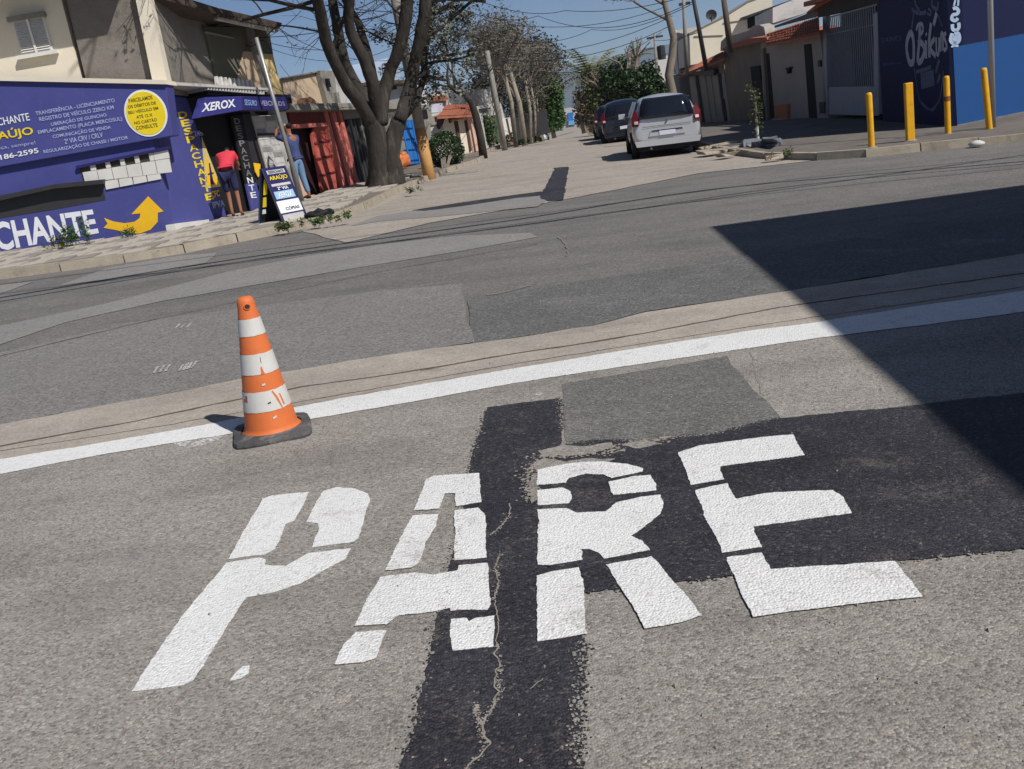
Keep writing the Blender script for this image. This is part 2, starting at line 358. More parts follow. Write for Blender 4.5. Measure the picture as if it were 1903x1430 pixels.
P_([(880, 640), (868, 560), (1000, 535), (1250, 498), (1430, 468), (1903, 395), (2200, 350), (2200, 418), (1903, 470), (1440, 544), (1200, 579), (1100, 605), (951, 628)], .004, A_grey, amp=.03, step=.3, seed=7)
# patches of the near street
P_([(1045, 713), (1200, 688), (1350, 662), (1390, 715), (1430, 752), (1448, 776), (1330, 804), (1200, 828), (1050, 822)], .0075, A_soft, amp=.012, step=.08, seed=8)
P_([(905, 757), (1040, 740), (1043, 800), (1048, 850), (1070, 1000), (1080, 1100), (1082, 1200), (1076, 1300), (1070, 1430), (1066, 1900), (640, 1900), (745, 1430), (782, 1290), (800, 1200), (820, 1130), (846, 1010), (868, 900), (880, 840), (893, 800)], .0090, A_dark, amp=.011, step=.014, seed=9)
P_([(985, 850), (1050, 826), (1120, 816), (1200, 822), (1260, 812), (1330, 806), (1360, 795), (1440, 778), (1700, 753), (1903, 730), (2300, 680), (2300, 985), (1903, 1019), (1700, 1040), (1560, 1050), (1400, 1064), (1250, 1083), (1085, 1101), (1040, 1100), (1000, 1000)], .0105, A_dark, amp=.013, step=.014, seed=10)
for i, q in enumerate([[(1000, 838), (1045, 828), (1090, 830), (1135, 822), (1140, 832), (1080, 846), (1010, 848)], [(1150, 826), (1195, 818), (1230, 824), (1190, 834)], [(990, 862), (1010, 852), (1050, 858), (1100, 850), (1145, 853), (1120, 862), (1040, 868), (1000, 880)], [(982, 905), (990, 880), (999, 880), (998, 930), (985, 935)]]):
    P_(q, .0120, A_near, amp=.012, step=.025, seed=20+i)
# whitish cracks through the dark patch
for i, (q, w) in enumerate([([(925, 1195), (921, 1215), (932, 1232), (926, 1260), (924, 1275), (931, 1285), (921, 1300), (917, 1312), (908, 1326), (900, 1335), (893, 1345), (890, 1358), (896, 1370), (908, 1383), (895, 1398), (882, 1412), (868, 1430), (850, 1470)], .0038),
        ([(945, 935), (948, 955), (935, 975), (912, 995)], .0028), ([(928, 1030), (922, 1060), (926, 1085), (915, 1115)], .003), ([(925, 1115), (927, 1150), (923, 1195)], .0022), ([(1010, 1262), (1000, 1270), (985, 1280)], .002)]):
    structure(stripe('asphalt_crack', q, w, w, .0115, M_scar, amp=.011, step=.007, seed=30+i))
# thin cracks and scratches of the cross street
for i, (q, w, m) in enumerate([([(1038, 440), (1048, 452), (1056, 462), (1054, 476)], .007, A_light), ([(1395, 655), (1402, 690), (1420, 735)], .004, A_light), ([(0, 662), (240, 604), (440, 560), (700, 505), (1000, 452)], .012, M_crack),
        ([(905, 548), (950, 540), (985, 530)], .012, A_light), ([(780, 690), (890, 668)], .01, M_crack)]):
    structure(stripe('asphalt_crack', q, w, w, .008, m, amp=.02, step=.05, seed=40+i))
for i, (x, y) in enumerate([(325, 607), (336, 606), (347, 605), (285, 690), (296, 688), (307, 686), (332, 686), (340, 684), (348, 682), (356, 680)]):
    structure(stripe('paint_scratch', [(x, y+4), (x+9, y-5 if y < 650 else y-9)], .012, .012, .009, M_worn, amp=.004, step=.03, seed=60+i))
structure(sheet('paint_scratch', [(1010, 733), (1000, 735), (985, 736), (1006, 729)], .0075, M_worn, amp=.006, step=.02, seed=80))
structure(sheet('paint_scratch', [(325, 822), (352, 812), (400, 812), (430, 808), (380, 826), (350, 834)], .0075, M_worn, amp=.02, step=.03, seed=81))

# stop line and the painted word
stop = sheet('stop_line', upper+lower, .0095, M_white, amp=.007, step=.02, seed=11, thick=.0012)
tag(stop, 'long fresh white stop line curving across the road beside the traffic cone', 'stop line')
z3 = lambda L: [(220+x/2.44, 860+y/2.44) for x, y in L]
z4 = lambda L: [(940+x/2.2, 780+y/2.2) for x, y in L]
LET = {
 'letter_p': [z3([(498,438),(560,330),(655,165),(700,148),(866,134),(800,262),(762,276),(712,392),(660,418)]), z3([(852,268),(900,175),(930,130),(990,112),(1075,118),(1130,140),(1138,175),(1085,345),(1060,360),(880,385),(912,300),(905,275)]),
   z3([(490,455),(640,430),(668,440),(665,465),(760,470),(860,412),(1055,388),(1030,435),(930,490),(820,550),(700,590),(580,612),(530,680),(420,860),(340,985),(290,1012),(64,1035),(130,930),(260,740),(400,560)]), z3([(498,990),(525,955),(560,925),(590,922),(585,955),(550,980)])],
 'letter_a': [z3([(1338,218),(1395,75),(1430,60),(1635,47),(1645,180),(1530,197),(1527,150),(1525,140),(1482,140),(1455,208)]), z3([(1335,240),(1450,233),(1440,290),(1400,355),(1365,455),(1330,475),(1205,487),(1250,400)]),
   z3([(1525,218),(1630,205),(1662,240),(1672,430),(1520,443),(1525,330)]), z3([(1185,520),(1340,500),(1420,512),(1535,490),(1540,468),(1675,455),(1690,640),(1670,668),(1510,672),(1505,660),(1450,672),(1270,695),(1215,735),(1070,742),(1110,650)]),
   z3([(1075,772),(1215,760),(1170,885),(1110,905),(970,920),(1020,830)]), z3([(1510,712),(1580,705),(1590,722),(1620,705),(1705,697),(1703,835),(1520,852),(1505,790)])],
 'letter_r': [z4([(128,205),(200,190),(300,175),(400,172),(500,182),(565,200),(560,212),(430,240),(400,225),(330,222),(255,240),(245,258),(128,268)]), z4([(128,290),(230,278),(265,295),(270,325),(258,342),(130,352)]),
   z4([(418,255),(520,232),(590,228),(612,265),(612,290),(560,298),(440,308)]), z4([(130,368),(250,362),(290,380),(410,375),(450,340),(560,315),(630,308),(645,345),(630,385),(560,440),(510,475),(560,500),(590,535),(400,568),(380,545),(340,530),(310,530),(312,575),(180,595),(132,592)]),
   z4([(128,640),(180,622),(300,605),(318,660),(325,860),(335,875),(130,905)]), z4([(412,592),(600,560),(660,630),(740,720),(800,800),(720,825),(570,855),(520,770)])],
 'letter_e': [z4([(705,135),(800,105),(1080,68),(1175,62),(1222,145),(880,190),(875,205),(895,245),(760,268)]), z4([(775,290),(860,270),(905,262),(940,325),(1060,300),(1270,290),(1340,288),(1380,320),(1418,382),(1010,438),(1015,460),(1050,520),(890,545),(830,430)]),
   z4([(900,565),(1045,545),(1085,612),(1280,600),(1590,578),(1615,610),(1703,722),(1300,768),(1010,805),(960,700)])]}
LL = {'letter_p': ('white painted letter P, first of the word on the asphalt, four stencil pieces', 'P'), 'letter_a': ('white painted letter A half on worn asphalt, half on the dark strip', 'A'),
      'letter_r': ('white painted letter R on the black bitumen patch', 'R'), 'letter_e': ('white painted letter E at the right end of the painted word', 'E')}
sd = 100; LH = {'letter_p': .0075, 'letter_a': .0105, 'letter_r': .0122, 'letter_e': .0122}
for nm, polys in LET.items():
    c = G(*polys[0][0], .02); t = thing('painted_letter', LL[nm][0], 'road marking', (c.x, c.y, c.z), 'letters of the word painted on the road')
    for q in polys:
        sd += 1; sheet('stencil_piece', q, LH[nm], M_white, t, amp=.0055, step=.010, seed=sd, thick=.0012)

# crumbs of bitumen along the ragged patch edges and loose grit on the worn road
def crumbs(name, edges, n, m, s0, s1, spread, h, seed):
    random.seed(seed); mb = MB(); E_ = [[G(x, y, h) for x, y in e] for e in edges]
    for _ in range(n):
        e = random.choice(E_); i = random.randrange(len(e)-1); p = e[i].lerp(e[i+1], random.random())
        p = p+Vector((random.gauss(0, spread), random.gauss(0, spread), 0)); k = random.randint(4, 6); s = random.uniform(s0, s1)*(1 if random.random() < .85 else 1.8); a0 = random.random()*6
        k0 = len(mb.v); mb.v += [(p.x+s*random.uniform(.5, 1.2)*math.cos(a0+j*6.283/k), p.y+s*random.uniform(.5, 1.2)*math.sin(a0+j*6.283/k), gz(p.x, p.y)+h+random.uniform(0, .0006)) for j in range(k)]
        mb.f.append(tuple(range(k0, k0+k)))
    o = mb.build(name, m); o['kind'] = 'stuff'; return o
VL = [(905, 757), (893, 800), (880, 840), (868, 900), (846, 1010), (820, 1130), (782, 1290), (745, 1430)]; VR = [(1040, 740), (1043, 800)]; VR2 = [(1082, 1190), (1076, 1300), (1070, 1430)]; HT = [(1050, 826), (1120, 816), (1200, 822), (1260, 812), (1330, 806), (1440, 778)]; HBt = [(1085, 1101), (1250, 1083), (1400, 1064), (1560, 1050), (1700, 1040), (1903, 1019)]
crumbs('bitumen_crumbs', [VL, VL, VR2, VR2, HBt, HT, VR], 1500, A_dark, .002, .006, .011, .0078, 5)
crumbs('asphalt_crumbs', [VL, VL, VR2, VR2, HBt, HT, HT, VR], 800, A_near, .0015, .005, .013, .0118, 6)
crumbs('pale_crumbs', [[(990, 850), (1140, 830), (1250, 815)], [(985, 860), (985, 930)], [(1000, 850), (1150, 838)]], 500, M_scar, .003, .010, .022, .0121, 7)
CR = [(925, 1195), (921, 1215), (932, 1232), (926, 1260), (924, 1275), (931, 1285), (921, 1300), (917, 1312), (908, 1326), (900, 1335), (893, 1345), (890, 1358), (896, 1370), (908, 1383), (895, 1398), (882, 1412), (868, 1430)]
crumbs('crack_crumbs', [CR, CR, CR, [(890, 1345), (885, 1320), (886, 1308)], [(948, 955), (935, 975), (912, 995)], [(928, 1030), (922, 1060), (926, 1085), (915, 1115)]], 420, M_scar, .0012, .0042, .006, .0118, 8)
random.seed(11); mb = MB()
for _ in range(2600):
    d = random.uniform(1.6, 9)**1.0; x = random.uniform(-.75, .75)*d; y = d; s = random.uniform(.0015, .0045)*(1 if random.random() < .9 else 2); z = gz(x, y)+.008
    k0 = len(mb.v); a0 = random.random()*6; mb.v += [(x+s*math.cos(a0+j*2.09), y+s*math.sin(a0+j*2.09), z) for j in range(3)]+[(x, y, z+s*1.1)]; mb.f += [(k0, k0+1, k0+3), (k0+1, k0+2, k0+3), (k0+2, k0, k0+3)]
tag(mb.build('grit', mat('loose grit', (140, 132, 122), .9, .3, 60)), kind='stuff')
# kerbs and pavements -------------------------------------------------------
def path_pts(px): return [G(x, y, 0) for x, y in px]
KL = [G(x, y) for x, y in [(-420, 588), (-200, 553), (0, 519), (150, 500), (300, 479), (450, 449), (560, 427), (640, 406), (690, 387), (722, 369), (760, 350), (830, 322), (900, 299)]]+[S(-3.3, 38), S(-3.35, 46), S(-3.5, 60)]
KR = [G(x, y) for x, y in [(2250, 222), (2050, 245), (1903, 263), (1760, 276), (1640, 290), (1560, 297), (1500, 299), (1420, 296), (1352, 288), (1320, 279)]]+[S(3.6, 26.5), S(3.65, 34), S(3.7, 46), S(3.7, 60)]
def resample(pts, d):
    out = [pts[0].copy()]; acc = 0.0
    for a, b in zip(pts, pts[1:]):
        L = (b-a).length; t = d-acc
        while t <= L: out.append(a.lerp(b, t/L)); t += d
        acc = (acc+L) % d
    return out
def kerb(name, pts, inner, lab):
    r = thing(name, lab, 'kerb', tuple(pts[0])); r['kind'] = 'structure'
    del r['category']; q = resample(pts, 0.95)
    for i, (a, b) in enumerate(zip(q, q[1:])):
        a = Vector((a.x, a.y, gz(a.x, a.y))); b = Vector((b.x, b.y, gz(b.x, b.y)))
        d = (b-a).normalized(); nn = Vector((-d.y, d.x, 0))*inner; a = a+d*.012+nn*random.uniform(-.02, .02); b = b-d*.012+nn*random.uniform(-.02, .02)
        h = .135+random.uniform(-.015, .01)
        m = MB(); base = [a, b, b+nn*.15, a+nn*.15]
        top = [a+nn*.018, b+nn*.018, b+nn*.15, a+nn*.15]
        m.add([p-Vector((0, 0, .04)) for p in base]+[p+Vector((0, 0, h)) for p in top], [(0, 1, 5, 4), (1, 2, 6, 5), (2, 3, 7, 6), (3, 0, 4, 7), (4, 5, 6, 7)])
        fixn(m.build('kerb_stone', M_kerb, r))
    return r
kerb('left_kerb', KL, 1, 'weathered concrete kerb in front of the purple shop')
kerb('right_kerb', KR, -1, 'broken concrete kerb under the yellow posts')
# left pavement top
back = [S(-16, 60), S(-16, 30), (-12.5, 24), (-15, 19.5)]
LP = [Vector(p) for p in KL]+[Vector((p[0], p[1], 0)) for p in back]
LPz = []
for i, p in enumerate(LP):
    q = p.copy()
    if i < len(KL):
        d = (KL[min(i+1, len(KL)-1)]-KL[max(i-1, 0)]).normalized(); q += Vector((-d.y, d.x, 0))*.14
    LPz.append(Vector((q.x, q.y, gz(q.x, q.y)+.10)))
pave = structure(raw('left_pavement', LPz, [tuple(range(len(LPz)))], M_walk))
def inpoly(x, y, P):
    c = False; j = len(P)-1
    for i in range(len(P)):
        if (P[i].y > y) != (P[j].y > y) and x < (P[j].x-P[i].x)*(y-P[i].y)/(P[j].y-P[i].y)+P[i].x: c = not c
        j = i
    return c
tme = {}
for nm, mm in (('A', M_tileA), ('B', M_tileB)):
    o = bevel(MB().box(-.195, .195, -.195, .195, 0, .03).build('tile', mm)); tme[nm] = o.data; bpy.data.objects.remove(o)
slope = Vector((0.045, -0.0015+0.0, 1)).to_track_quat('Z', 'Y').to_euler()
cnt = 0; cand = []
for i in range(-26, 24):
    for j in range(0, 60):
        x = -4.0+i*.405+.06*j*.405; y = 14.6+j*.405-.03*i*.405
        if y > 28 or y > 18.3 and x < -6.4+(y-18.4)*.29+.55: continue
        if x < -10.3: continue
        if not all(inpoly(x+a, y+b, LPz) for a, b in ((-.26, -.26), (.26, -.26), (.26, .26), (-.26, .26))): continue
        cand.append((y, x, i, j))
cand.sort()
for y, x, i, j in cand[:300]:
    o = bpy.data.objects.new('tile', tme['B' if ((i+2*j) % 5 in (0,) or (i-j) % 7 == 0) else 'A']); C.objects.link(o)
    o.location = (x, y, gz(x, y)+.088+random.uniform(-.004, .004)); o.rotation_euler = (slope.x+random.uniform(-.01, .01), slope.y+random.uniform(-.01, .01), -.04)
    o.parent = pave
print('tiles', len(cand))
# right pavement, ramping up to the house fronts
CW = lambda Y: Vector((8.2+.1*Y, Y, 0))
RW = [(2250, 150, None), (1903, 209, None)]
PC = WP((10.2, 20.0), (11.2, 30.0)); PD = WP((10.2, 20.0), (11.2, 19.9))
base = [PD.p(2250, 146), PD.p(1903, 209), PC.p(1775, 236)]+[PC.p(1632, 226), PC.p(1535, 219), PC.p(1428, 222), PC.p(1350, 234), PC.p(1300, 240)]
b2 = base+[S(8.2, 60)]
K2 = []
for i, p in enumerate(KR):
    d = (KR[min(i+1, len(KR)-1)]-KR[max(i-1, 0)]).normalized(); q = p+Vector((d.y, -d.x, 0))*.14; K2.append(Vector((q.x, q.y, gz(q.x, q.y)+.115)))
def lerp_path(P, n):
    L = [0]
    for a, b in zip(P, P[1:]): L.append(L[-1]+(b-a).length)
    out = []
    for k in range(n+1):
        t = L[-1]*k/n; i = max(j for j in range(len(P)-1) if L[j] <= t+1e-9); out.append(P[i].lerp(P[i+1], min(1, (t-L[i])/(L[i+1]-L[i]))))
    return out
ka = lerp_path(K2[:7], 10)+lerp_path(K2[6:], 14)[1:]; ba = lerp_path(b2[:3], 10)+lerp_path(b2[2:], 14)[1:]
rows = []
for a, b in zip(ka, ba): rows.append([a.lerp(b, t) for t in (0, .25, .5, .75, 1.0, 1.15)])
vs = [v for r in rows for v in r]; m_ = 6
for i, v in enumerate(vs): vs[i] = v+Vector((0, 0, .02*noise.noise(v*1.3)))
M_rwalk = mat('patched concrete pavement', (112, 106, 100), .92, .2, 1.1, bump=.5, bscale=18, dirt=.6, dirtcol=(78, 72, 66), fine=.15)
rp = structure(fixn(raw('right_pavement', vs, [(j*m_+i, j*m_+i+1, (j+1)*m_+i+1, (j+1)*m_+i) for j in range(len(rows)-1) for i in range(m_-1)], M_rwalk)))
# broken slabs along the right kerb
for i, (x, y, w, d, rz) in enumerate([(1330, 281, .7, .5, .2), (1362, 277, .5, .3, .1), (1350, 287, .4, .25, .5), (1330, 271, .9, .6, 0), (1440, 291, .3, .2, 0)]):
    p = G(x, y, .10)
    m = MB().box(-w/2, w/2, -d/2, d/2, -.05, .03); m.v = [(a+random.uniform(-.1, .1), b+random.uniform(-.06, .06), c+random.uniform(-.01, .015)) for a, b, c in m.v]
    o = bevel(m.build('broken_slab', M_kerb, None)); o.location = p; o.rotation_euler = (random.uniform(-.08, .08), random.uniform(-.08, .08), rz); o.parent = rp
# ================================================================ LEFT SIDE
K_purple = mat('purple blue wall paint', (72, 76, 140), .75, .07, 1.2, bump=.25, bscale=25, dirt=.35, dirtcol=(96, 96, 140), fine=.06)
K_purpd = mat('dark purple sign paint', (40, 38, 92), .6, .1, 2)
K_white = mat('white wall paint', (214, 212, 206), .8, .06, 2, bump=.2, dirt=.35, dirtcol=(170, 162, 150))
K_txt = mat('white lettering', (226, 228, 232), .7, .04, 5)
K_txt2 = mat('pale blue lettering', (168, 176, 214), .7, .06, 5)
K_yel = mat('yellow sign paint', (232, 206, 34), .65, .06, 4)
K_amber = mat('amber arrow paint', (236, 186, 36), .65, .06, 4)
K_yeltx = mat('lettering in black on yellow', (92, 80, 34), .7, .1, 5)
K_cream = mat('cream plaster', (224, 214, 194), .85, .05, .8, bump=.2, bscale=20, dirt=.25, dirtcol=(205, 200, 186))
K_greyp = mat('rough grey render', (128, 122, 114), .95, .16, 1.2, bump=.7, bscale=14, dirt=.5, dirtcol=(104, 96, 88), fine=.12)
K_dark = mat('dark interior', (26, 26, 29), .8, .25, 3)
K_dgrey = mat('dark grey metal', (54, 54, 56), .55, .12, 4, dirt=.2)
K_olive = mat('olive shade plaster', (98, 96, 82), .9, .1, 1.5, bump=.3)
K_beige = mat('beige plaster', (190, 168, 142), .9, .08, 1.3, bump=.3, bscale=15, dirt=.4, dirtcol=(160, 140, 120))
K_ylw = mat('ochre plaster', (208, 184, 130), .9, .08, 2, bump=.2)
K_conc = mat('weathered concrete', (142, 138, 130), .92, .14, 1.8, bump=.5, bscale=18, dirt=.6, dirtcol=(96, 90, 82), fine=.1)
K_red = mat('faded red sheet metal', (186, 92, 80), .7, .12, 2.2, bump=.2, dirt=.55, dirtcol=(204, 124, 106), fine=.1)
K_redl = mat('pinkish red post', (200, 116, 106), .75, .12, 3, dirt=.4, dirtcol=(150, 60, 54))
K_redd = mat('maroon paint', (112, 46, 46), .75, .14, 2)
K_blue = mat('bright blue gate', (42, 112, 186), .6, .1, 2, dirt=.3, dirtcol=(60, 90, 130))
K_tile = mat('terracotta roof', (172, 106, 82), .85, .2, 4, bump=.4, bscale=8, dirt=.6, dirtcol=(120, 84, 68), fine=.2)
K_tiled = mat('dark mossy roof', (78, 66, 58), .9, .2, 5, bump=.4)
K_pink = mat('pink wall', (214, 176, 156), .88, .07, 1.5, dirt=.3, dirtcol=(190, 160, 140))
K_pale = mat('pale grey plaster', (184, 182, 178), .9, .08, 1.2, bump=.25, dirt=.4, dirtcol=(150, 146, 140))
K_paper = mat('white paper', (196, 194, 190), .8, .08, 6)
K_orange = mat('orange sacks', (204, 118, 70), .8, .15, 5)
K_alu = mat('galvanised metal', (158, 158, 156), .45, .08, 6, metal=.5, dirt=.3, dirtcol=(120, 114, 104))
PA = WP(G(325, 437), G(0, 478)); PR = WP(G(325, 437), G(425, 408)); PS = WP(G(425, 408), G(650, 349))

shop = thing('corner_shop', 'purple painted corner office with yellow disc, arrow and large white lettering', 'shop', tuple(PA.w(0, .38)))
slab('wall', PA, [(-260, 535), (328, 444), (281, 250), (-260, 340)], 0, 3.2, K_purple, shop)
bevel(slab('fascia', PA, [(-260, 143), (308, 156), (320, 253), (-260, 358)], .10, .5, K_purple, shop), .015)
bevel(slab('return_wall', PR, [(329, 441), (425, 412), (347, 181), (262, 170)], 0, .35, K_purple, shop), .02)
slab('coping', PA, [(-260, 136), (306, 149), (309, 157), (-260, 145)], .16, .7, K_cream, shop)
slab('step', PR, [(325, 416), (388, 408), (392, 422), (329, 440)], .16, .2, K_white, shop)
slab('plinth_stain', PA, [(232, 441), (300, 431), (320, 438), (240, 449)], .004, .006, mat('orange stain', (170, 88, 64), .9, .3, 6), shop)
# dark long opening with its lip
slab('opening', PA, [(-260, 420), (0, 371), (100, 349), (190, 342), (196, 372), (100, 390), (0, 406), (-260, 452)], .006, .02, K_dgrey, shop)
slab('awning', PA, [(-260, 412), (0, 364), (100, 343), (191, 334), (191, 342), (100, 351), (0, 373), (-260, 424)], .16, .17, K_dgrey, shop)
# perforated white block panel
def bil(q, u, v):
    a, b, c, d = q; return ((a[0]*(1-u)+b[0]*u)*(1-v)+(d[0]*(1-u)+c[0]*u)*v, (a[1]*(1-u)+b[1]*u)*(1-v)+(d[1]*(1-u)+c[1]*u)*v)
def cell(name, P, q, u0, u1, v0, v1, off, th, m, par): return slab(name, P, [bil(q, u0, v0), bil(q, u1, v0), bil(q, u1, v1), bil(q, u0, v1)], off, th, m, par)
QB = ((155, 340), (321, 320), (313, 279), (147, 310))
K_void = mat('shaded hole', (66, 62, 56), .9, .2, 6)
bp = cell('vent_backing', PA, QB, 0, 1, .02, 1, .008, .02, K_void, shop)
nb = 6
for k in range(nb):
    u0 = .015+k*.163; u1 = u0+.163
    cell('vent_block', PA, QB, u0+.004, u1-.004, 0, .62, .035, .04, K_white, shop)
    if k < 5: cell('vent_block', PA, QB, u0+(.11 if k else .1), u1-.004, .64, 1, .035, .04, K_white, shop)
    else: cell('vent_block', PA, QB, u0+.0, u1, .64, 1, .035, .04, K_white, shop)
QB2 = ((196, 353), (300, 333), (298, 322), (193, 337))
for k in range(4): cell('vent_block', PA, QB2, k*.25+.01, k*.25+.24, 0, 1, .03, .035, K_white, shop)
slab('vent_frame', PA, [(140, 309), (315, 272), (315, 277), (142, 314)], .07, .08, K_purpd, shop)
# lettering of the front
def line(txt, x0, y0, x1, y1, h, m, off=.112, bold=.0, sk=.25, P=None, lab=None, hr=None):
    hr = h if hr is None else hr
    return text('lettering', txt, P or PA, [(x0, y0), (x1, y1), (x1-sk*hr, y1-hr), (x0-sk*h, y0-h)], off, m, shop, bold, lab)
line('DESPACHANTE', -46, 242, 56, 224, 14, K_txt, bold=.01)
line('ARAÚJO', -36, 270, 64, 254, 22, K_yel, bold=.02)
line('Sua confiança, sempre!', -62, 289, 67, 270, 8, K_txt2)
line('(15) 99186-2595', -58, 312, 73, 287, 12, K_txt, bold=.02)
for t, x0, y0, x1, y1 in [('TRANSFERÊNCIA - LICENCIAMENTO', 67, 215, 214, 190), ('REGISTRO DE VEÍCULO ZERO KM', 74, 226, 212, 203), ('LIBERAÇÃO DE GUINCHO', 96, 236, 199, 218), ('EMPLACAMENTO (PLACA MERCOSUL)', 72, 252, 228, 226),
                          ('COMUNICAÇÃO DE VENDA', 99, 259, 207, 241), ('2ª VIA CRV / CRLV', 121, 268, 192, 255), ('REGULARIZAÇÃO DE CHASSI / MOTOR', 82, 287, 239, 260)]:
    line(t, x0, y0, x1, y1, 9, K_txt2, bold=.012)
c0 = PA.p(271, 211, .105)
def disc(rx, rz, off, m, nm):
    s, z = PA.sz(271, 211, off); pts = [PA.w(s+rx*math.cos(a*math.pi/20), z+rz*math.sin(a*math.pi/20), off) for a in range(40)]
    return fixn(MB().prism(pts, -PA.N()*.01).build(nm, m, shop))
disc(.395, .425, .112, K_txt, 'disc_rim'); disc(.36, .39, .118, K_yel, 'yellow_disc')
for i, (t, w) in enumerate([('PARCELAMOS', 22), ('OS DÉBITOS DE', 26), ('SEU VEÍCULO EM', 28), ('ATÉ 12 X', 15), ('NO CARTÃO', 21), ('CONSULTE', 20)]):
    cx = 262+i*2.3; cy = 188+i*10.2; line(t, cx-w, cy+w*.16, cx+w, cy-w*.16, 7, K_yeltx, off=.122, bold=.012)
text('lettering', 'DESPACHANTE', PA, [(-140, 493), (184, 434), (172, 389), (-152, 433)], .006, K_txt, shop, .03)
arr = [(787,1045),(868,1125),(838,1132),(838,1180),(800,1222),(745,1242),(690,1242),(620,1225),(550,1212),(572,1190),(553,1160),(600,1178),(660,1188),(715,1180),(742,1160),(746,1136),(698,1140)]
slab('arrow', PA, [(x/2.86, y/2.86) for x, y in arr], .008, .01, K_amber, shop)
# lettering of the return wall
for i, ch in enumerate('DESPACHANTE'):
    t0 = i/11; a = (330+55*t0, 209+167*t0); w = 16-1.5*t0; h = 13.5
    text('lettering', ch, PR, [(a[0]+3.6, a[1]+h-1), (a[0]+w+3.4, a[1]+h-4), (a[0]+w, a[1]-2.5), (a[0], a[1])], .006, K_yel, shop, .02)
cone = lambda L, m, off, nm: slab(nm, PR, [(320+x/5.3, 160+y/5.3) for x, y in L], off, .008, m, shop)
cone([(290, 500), (480, 990), (335, 1010)], mat('pale yellow paint', (206, 190, 120), .7, .1, 5), .006, 'painted_triangle'); cone([(335, 690), (455, 965), (350, 985)], K_amber, .010, 'painted_triangle')
cone([(362, 760), (372, 760), (412, 970), (380, 975)], K_purpd, .014, 'painted_bar'); cone([(350, 865), (408, 850), (412, 862), (352, 878)], K_purpd, .015, 'painted_bar')
text('lettering', 'CFC', PR, [(393, 369), (409, 365), (407, 353), (392, 356)], .006, K_amber, shop, .03)
text('lettering', 'IPVA', PR, [(397, 388), (418, 383), (416, 371), (393, 376)], .006, K_txt2, shop, .03)
text('lettering', '24h', PR, [(362, 254), (378, 252), (374, 243), (359, 244)], .006, K_txt2, shop, .01)

# upper house behind the shop ------------------------------------------------
up = thing('upper_house', 'two storey cream and grey rendered house with louvred shutter above the purple shop', 'house', tuple(PA.w(0, .4, -1)))
slab('wall', PA, [(-300, 175), (158, 170), (96, -70), (-300, -150)], -.8, 3.0, K_cream, up)
slab('recess', PA, [(140, 175), (178, 175), (120, -70), (85, -70)], -1.0, 2.0, K_conc, up)
slab('grey_wall', PA, [(166, 175), (318, 175), (250, -90), (102, -90)], -.74, 3.0, K_greyp, up)
slab('grey_side_wall', PS, [(300, 185), (420, 172), (378, 30), (300, -60), (250, -100)], -.30, .5, K_greyp, up)
slab('pillar', PA, [(246, -30), (271, -30), (313, 160), (285, 160)], -.55, .3, K_cream, up)
# eave far above that shades the cream wall
r = PA.sz(0, -75, -.8); s1 = PA.sz(104, -75, -.8)[0]
rslab('eave', PA, (min(r[0]-6, s1), max(r[0]-6, s1), r[1], r[1]+.14), 0.05, 3.5, K_conc, up) if False else None
zz = PA.sz(50, -30, -.8)[1]; sa = PA.sz(-300, -60, -.8)[0]; sb = PA.sz(108, -40, -.8)[0]
dr_ = 1 if sb > sa else -1
rslab('eave', PA, (min(sa, sb+dr_*1.4), max(sa, sb+dr_*1.4), zz, zz+.15), 0.02, 1.2, K_conc, up)
# louvred shutter
sh = rslab('shutter_frame', PA, rect(PA, (42, 104), (82, 30), -.8), -.76, .05, K_white, up)
fr = rect(PA, (42, 104), (82, 30), -.8); nl = 13
for k in range(nl):
    z0 = fr[2]+.04+(fr[3]-fr[2]-.08)*k/nl
    a = PA.w(fr[0]+.03, z0, -.755); b = PA.w(fr[1]-.03, z0, -.755); hN = PA.N()*.03; dz = Vector((0, 0, (fr[3]-fr[2])/nl*.62))
    raw('louvre', [a+hN, b+hN, b+dz, a+dz, b+dz-Vector((0, 0, .008)), a+dz-Vector((0, 0, .008))], [(0, 1, 2, 3), (3, 2, 4, 5)], K_white, sh if False else up)
rslab('shutter_stile', PA, ((fr[0]+fr[1])/2-.02, (fr[0]+fr[1])/2+.02, fr[2], fr[3]), -.715, .04, K_white, up)
rslab('window_sill', PA, (fr[0]-.08, fr[1]+.08, fr[2]-.07, fr[2]), -.68, .12, K_white, up)
rslab('shutter_box', PA, (fr[0]-.05, fr[1]+.05, fr[3]-.02, fr[3]+.07), -.68, .12, K_conc, up)
# balcony
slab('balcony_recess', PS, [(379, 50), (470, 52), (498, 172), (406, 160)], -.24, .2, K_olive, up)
slab('balcony_wall', PS, [(452, 96), (482, 97), (500, 170), (440, 160)], -.21, .05, K_beige, up)
slab('balcony_lintel', PS, [(382, 58), (436, 70), (436, 72), (382, 61)], -.18, .05, K_conc, up)
for k in range(9):
    x = 404+k*8; slab('baluster', PS, [(x, 158+k*.9), (x+4, 158.5+k*.9), (x+1, 142+k*.9), (x-2, 142+k*.9)], -.12, .06, K_white, up)
slab('corner_post', PS, [(463, 50), (471, 51), (501, 172), (494, 171)], -.12, .12, K_conc, up)
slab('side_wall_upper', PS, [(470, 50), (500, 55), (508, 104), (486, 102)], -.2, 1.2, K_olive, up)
slab('side_wall', PS, [(486, 100), (507, 101), (526, 178), (503, 178)], -.17, 1.6, K_ylw, up)
rf = slab('roof', PS, [(282, -20), (330, -8), (405, 15), (524, 43), (522, 50), (405, 27), (300, -2)], .35, 2.2, K_tiled, up)
slab('gutter_board', PS, [(405, 27), (520, 50), (516, 60), (470, 50), (405, 36)], .30, .1, K_pale, up)
